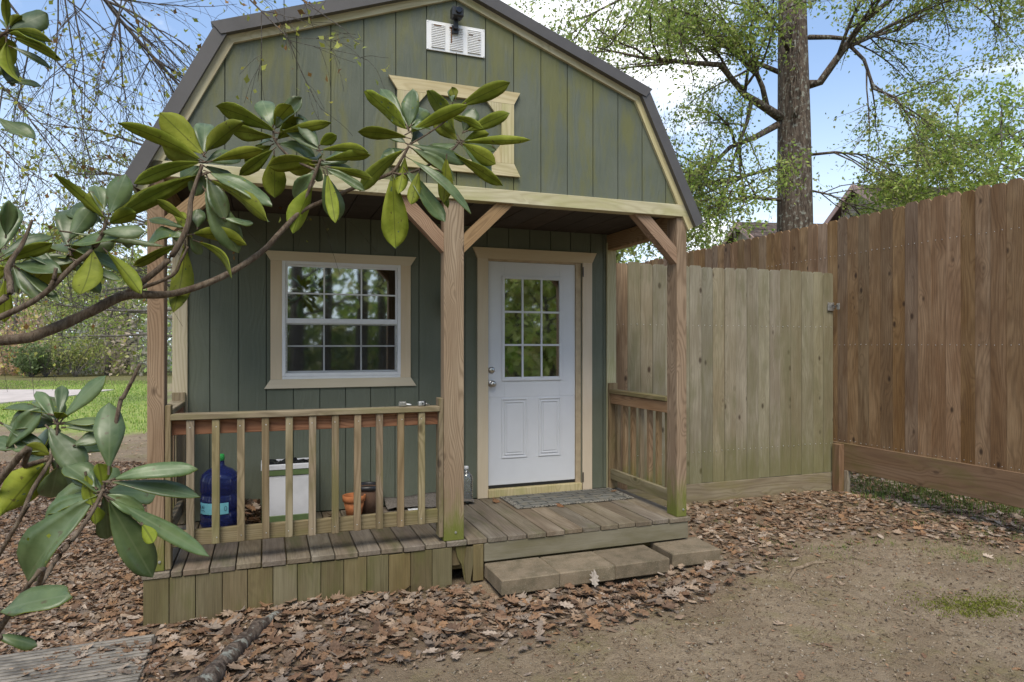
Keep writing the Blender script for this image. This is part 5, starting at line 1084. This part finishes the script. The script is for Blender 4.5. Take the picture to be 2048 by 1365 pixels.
# trees beyond the fence on the right, and behind the porch opening
for i, (px, dp, h, lb, pal, lim, sprd) in enumerate(((1835, 24, 11.5, 'thin pale-barked tree beside the neighbouring roof', G_PALE, 10, 1.9), (1905, 26, 12.5, 'bright green tree above the fence beside the pale-barked one', G_OAK, 14, 3.0), (1985, 23, 10.5, 'low spreading green tree above the fence', G_OAK, 13, 2.8), (2075, 24, 12.6, 'tall fresh green tree above the near end of the brown fence', G_OAK, 13, 3.2), (1262, 19, 5.2, 'slim young tree glimpsed under the porch roof', G_PALE, 9, 1.3), (1330, 23, 7, 'loose leafy tree behind the shed beside the grey panel', G_OAK, 10, 2.4), (1480, 26, 8, 'green tree behind the oak trunk', G_OAK, 11, 3.0))):
    p = at(px, 690, dp); far_tree(50+i, (p.x, p.y, 0), h, h*(.40 if px < 1500 else .58), sprd, pal, 'yard_tree', lb, 'trees beyond the brown fence', (.16), .10, leaf=18, kids=(7, 9), limbs=lim, r0=.13)
# trees behind the camera, seen mirrored in the panes
lb = ['trunk-bare pine facing the porch window', 'straight tree facing the porch across the yard', 'twin-limbed tree facing the window from across the yard', 'leafy tree facing the window pane by the post', 'thick tree facing the shed door across the yard', 'spreading tree facing the door panes', 'low leafy tree facing the door from the fence side', 'tall tree far across the yard facing the window', 'small tree far across the yard facing the door']
for i, (x, y, h, th, sprd, r0) in enumerate(((.9, -15, 13, 5, 3, .22), (2.0, -18, 14, 5, 3.2, .2), (2.9, -15.5, 12, 4.5, 3, .24), (4.2, -19, 13, 4, 3.4, .2), (6.2, -13, 8, 1.6, 3.0, .2), (8.2, -15, 9, 1.5, 3.2, .2), (7.0, -9.5, 4.6, .8, 2.0, .1), (1.2, -25, 15, 3, 5, .25), (9.5, -22, 11, 1.5, 4.5, .2))):
    far_tree(90+i, (x, y, 0), h, th, sprd, [tuple(min(v*1.5, .75) for v in c) for c in (G_OAK if i % 2 else G_PALE)], 'yard_edge_tree', lb[i], 'trees across the yard mirrored in the panes', .30, .20, leaf=16, kids=(7, 9), limbs=13, r0=r0, bark_=M_BARK)
n = 9000; P = np.stack([g.uniform(-14, 22, n), g.uniform(-36, -27, n), np.abs(g.normal(0, 2.6, n))+.2], 1); V, Fc, C = leaves(P, .6, .4, np.vstack([G_OAK, G_DARK, G_PALE]), 0, 29)
link('hedge_thicket', np_mesh(V, Fc, M_FOL, C), kind='stuff', label='thicket across the yard mirrored in the window', cat='undergrowth')

# ------------------------------------------------------------------ neighbouring house
M_SHING = plain('brown_shingle', (.14, .105, .095), .95, 0, .2, .35, 3, .4); M_PINK = plain('pinkish_fascia', (.50, .33, .27), .7); M_STUC = plain('pale_wall', (.42, .36, .28), .9)
ha = at(1722, 690, 27); hs = thing('house', (ha.x, ha.y, 0), 'neighbouring house with brown shingle roof and pink fascia behind the fence', 'house')
RM = Matrix.Translation((ha.x, ha.y, 0)) @ Matrix.Rotation(R(-14), 4, 'Z')
def gable_block(x0, y0, w_, dpt, ze, zr):
    hw = w_/2
    wl = link('wall', mesh([(x0, y0-hw+.3, 0), (x0+dpt, y0-hw+.3, 0), (x0+dpt, y0+hw-.3, 0), (x0, y0+hw-.3, 0), (x0, y0-hw+.3, ze), (x0+dpt, y0-hw+.3, ze), (x0+dpt, y0+hw-.3, ze), (x0, y0+hw-.3, ze), (x0, y0, zr-.15), (x0+dpt, y0, zr-.15)], [(0, 1, 5, 4), (2, 3, 7, 6), (0, 4, 8, 7, 3), (1, 2, 6, 9, 5)], M_STUC), hs, RM)
    for s_ in (-1, 1):
        a = [(x0-.35, y0, zr), (x0+dpt, y0, zr), (x0+dpt, y0+s_*hw, ze-.1), (x0-.35, y0+s_*hw, ze-.1)]; V = a+[(x, y, z-.18) for x, y, z in a]; Fc = [(0, 1, 2, 3), (7, 6, 5, 4), (0, 4, 5, 1), (1, 5, 6, 2), (2, 6, 7, 3), (3, 7, 4, 0)]
        rf = link('roof', mesh(V, Fc if s_ < 0 else [f[::-1] for f in Fc], M_SHING), hs, RM)
        q0, q1 = Vector((x0-.38, y0, zr-.02)), Vector((x0-.38, y0+s_*hw, ze-.12)); link('rake_board', cbox_mesh(.22, .04, (q1-q0).length, M_PINK), rf, RM @ axes((q0+q1)/2-Vector((0, 0, .08)), (1, 0, 0) if False else (0, -(q1-q0).z, (q1-q0).y), q1-q0))
        for k in range(7):
            u = (k+1)/8; link('shingle_course', cbox_mesh(.03, .012, dpt+.3, M_SHING), rf, RM @ axes((x0+dpt/2-.17, y0+s_*hw*u, zr+(ze-.1-zr)*u+.012), (0, s_*hw, ze-zr), (1, 0, 0)))
gable_block(0, 0, 7.5, 12, 5.9, 8.1); gable_block(-4.2, 1.6, 6.0, 8, 5.2, 6.8)
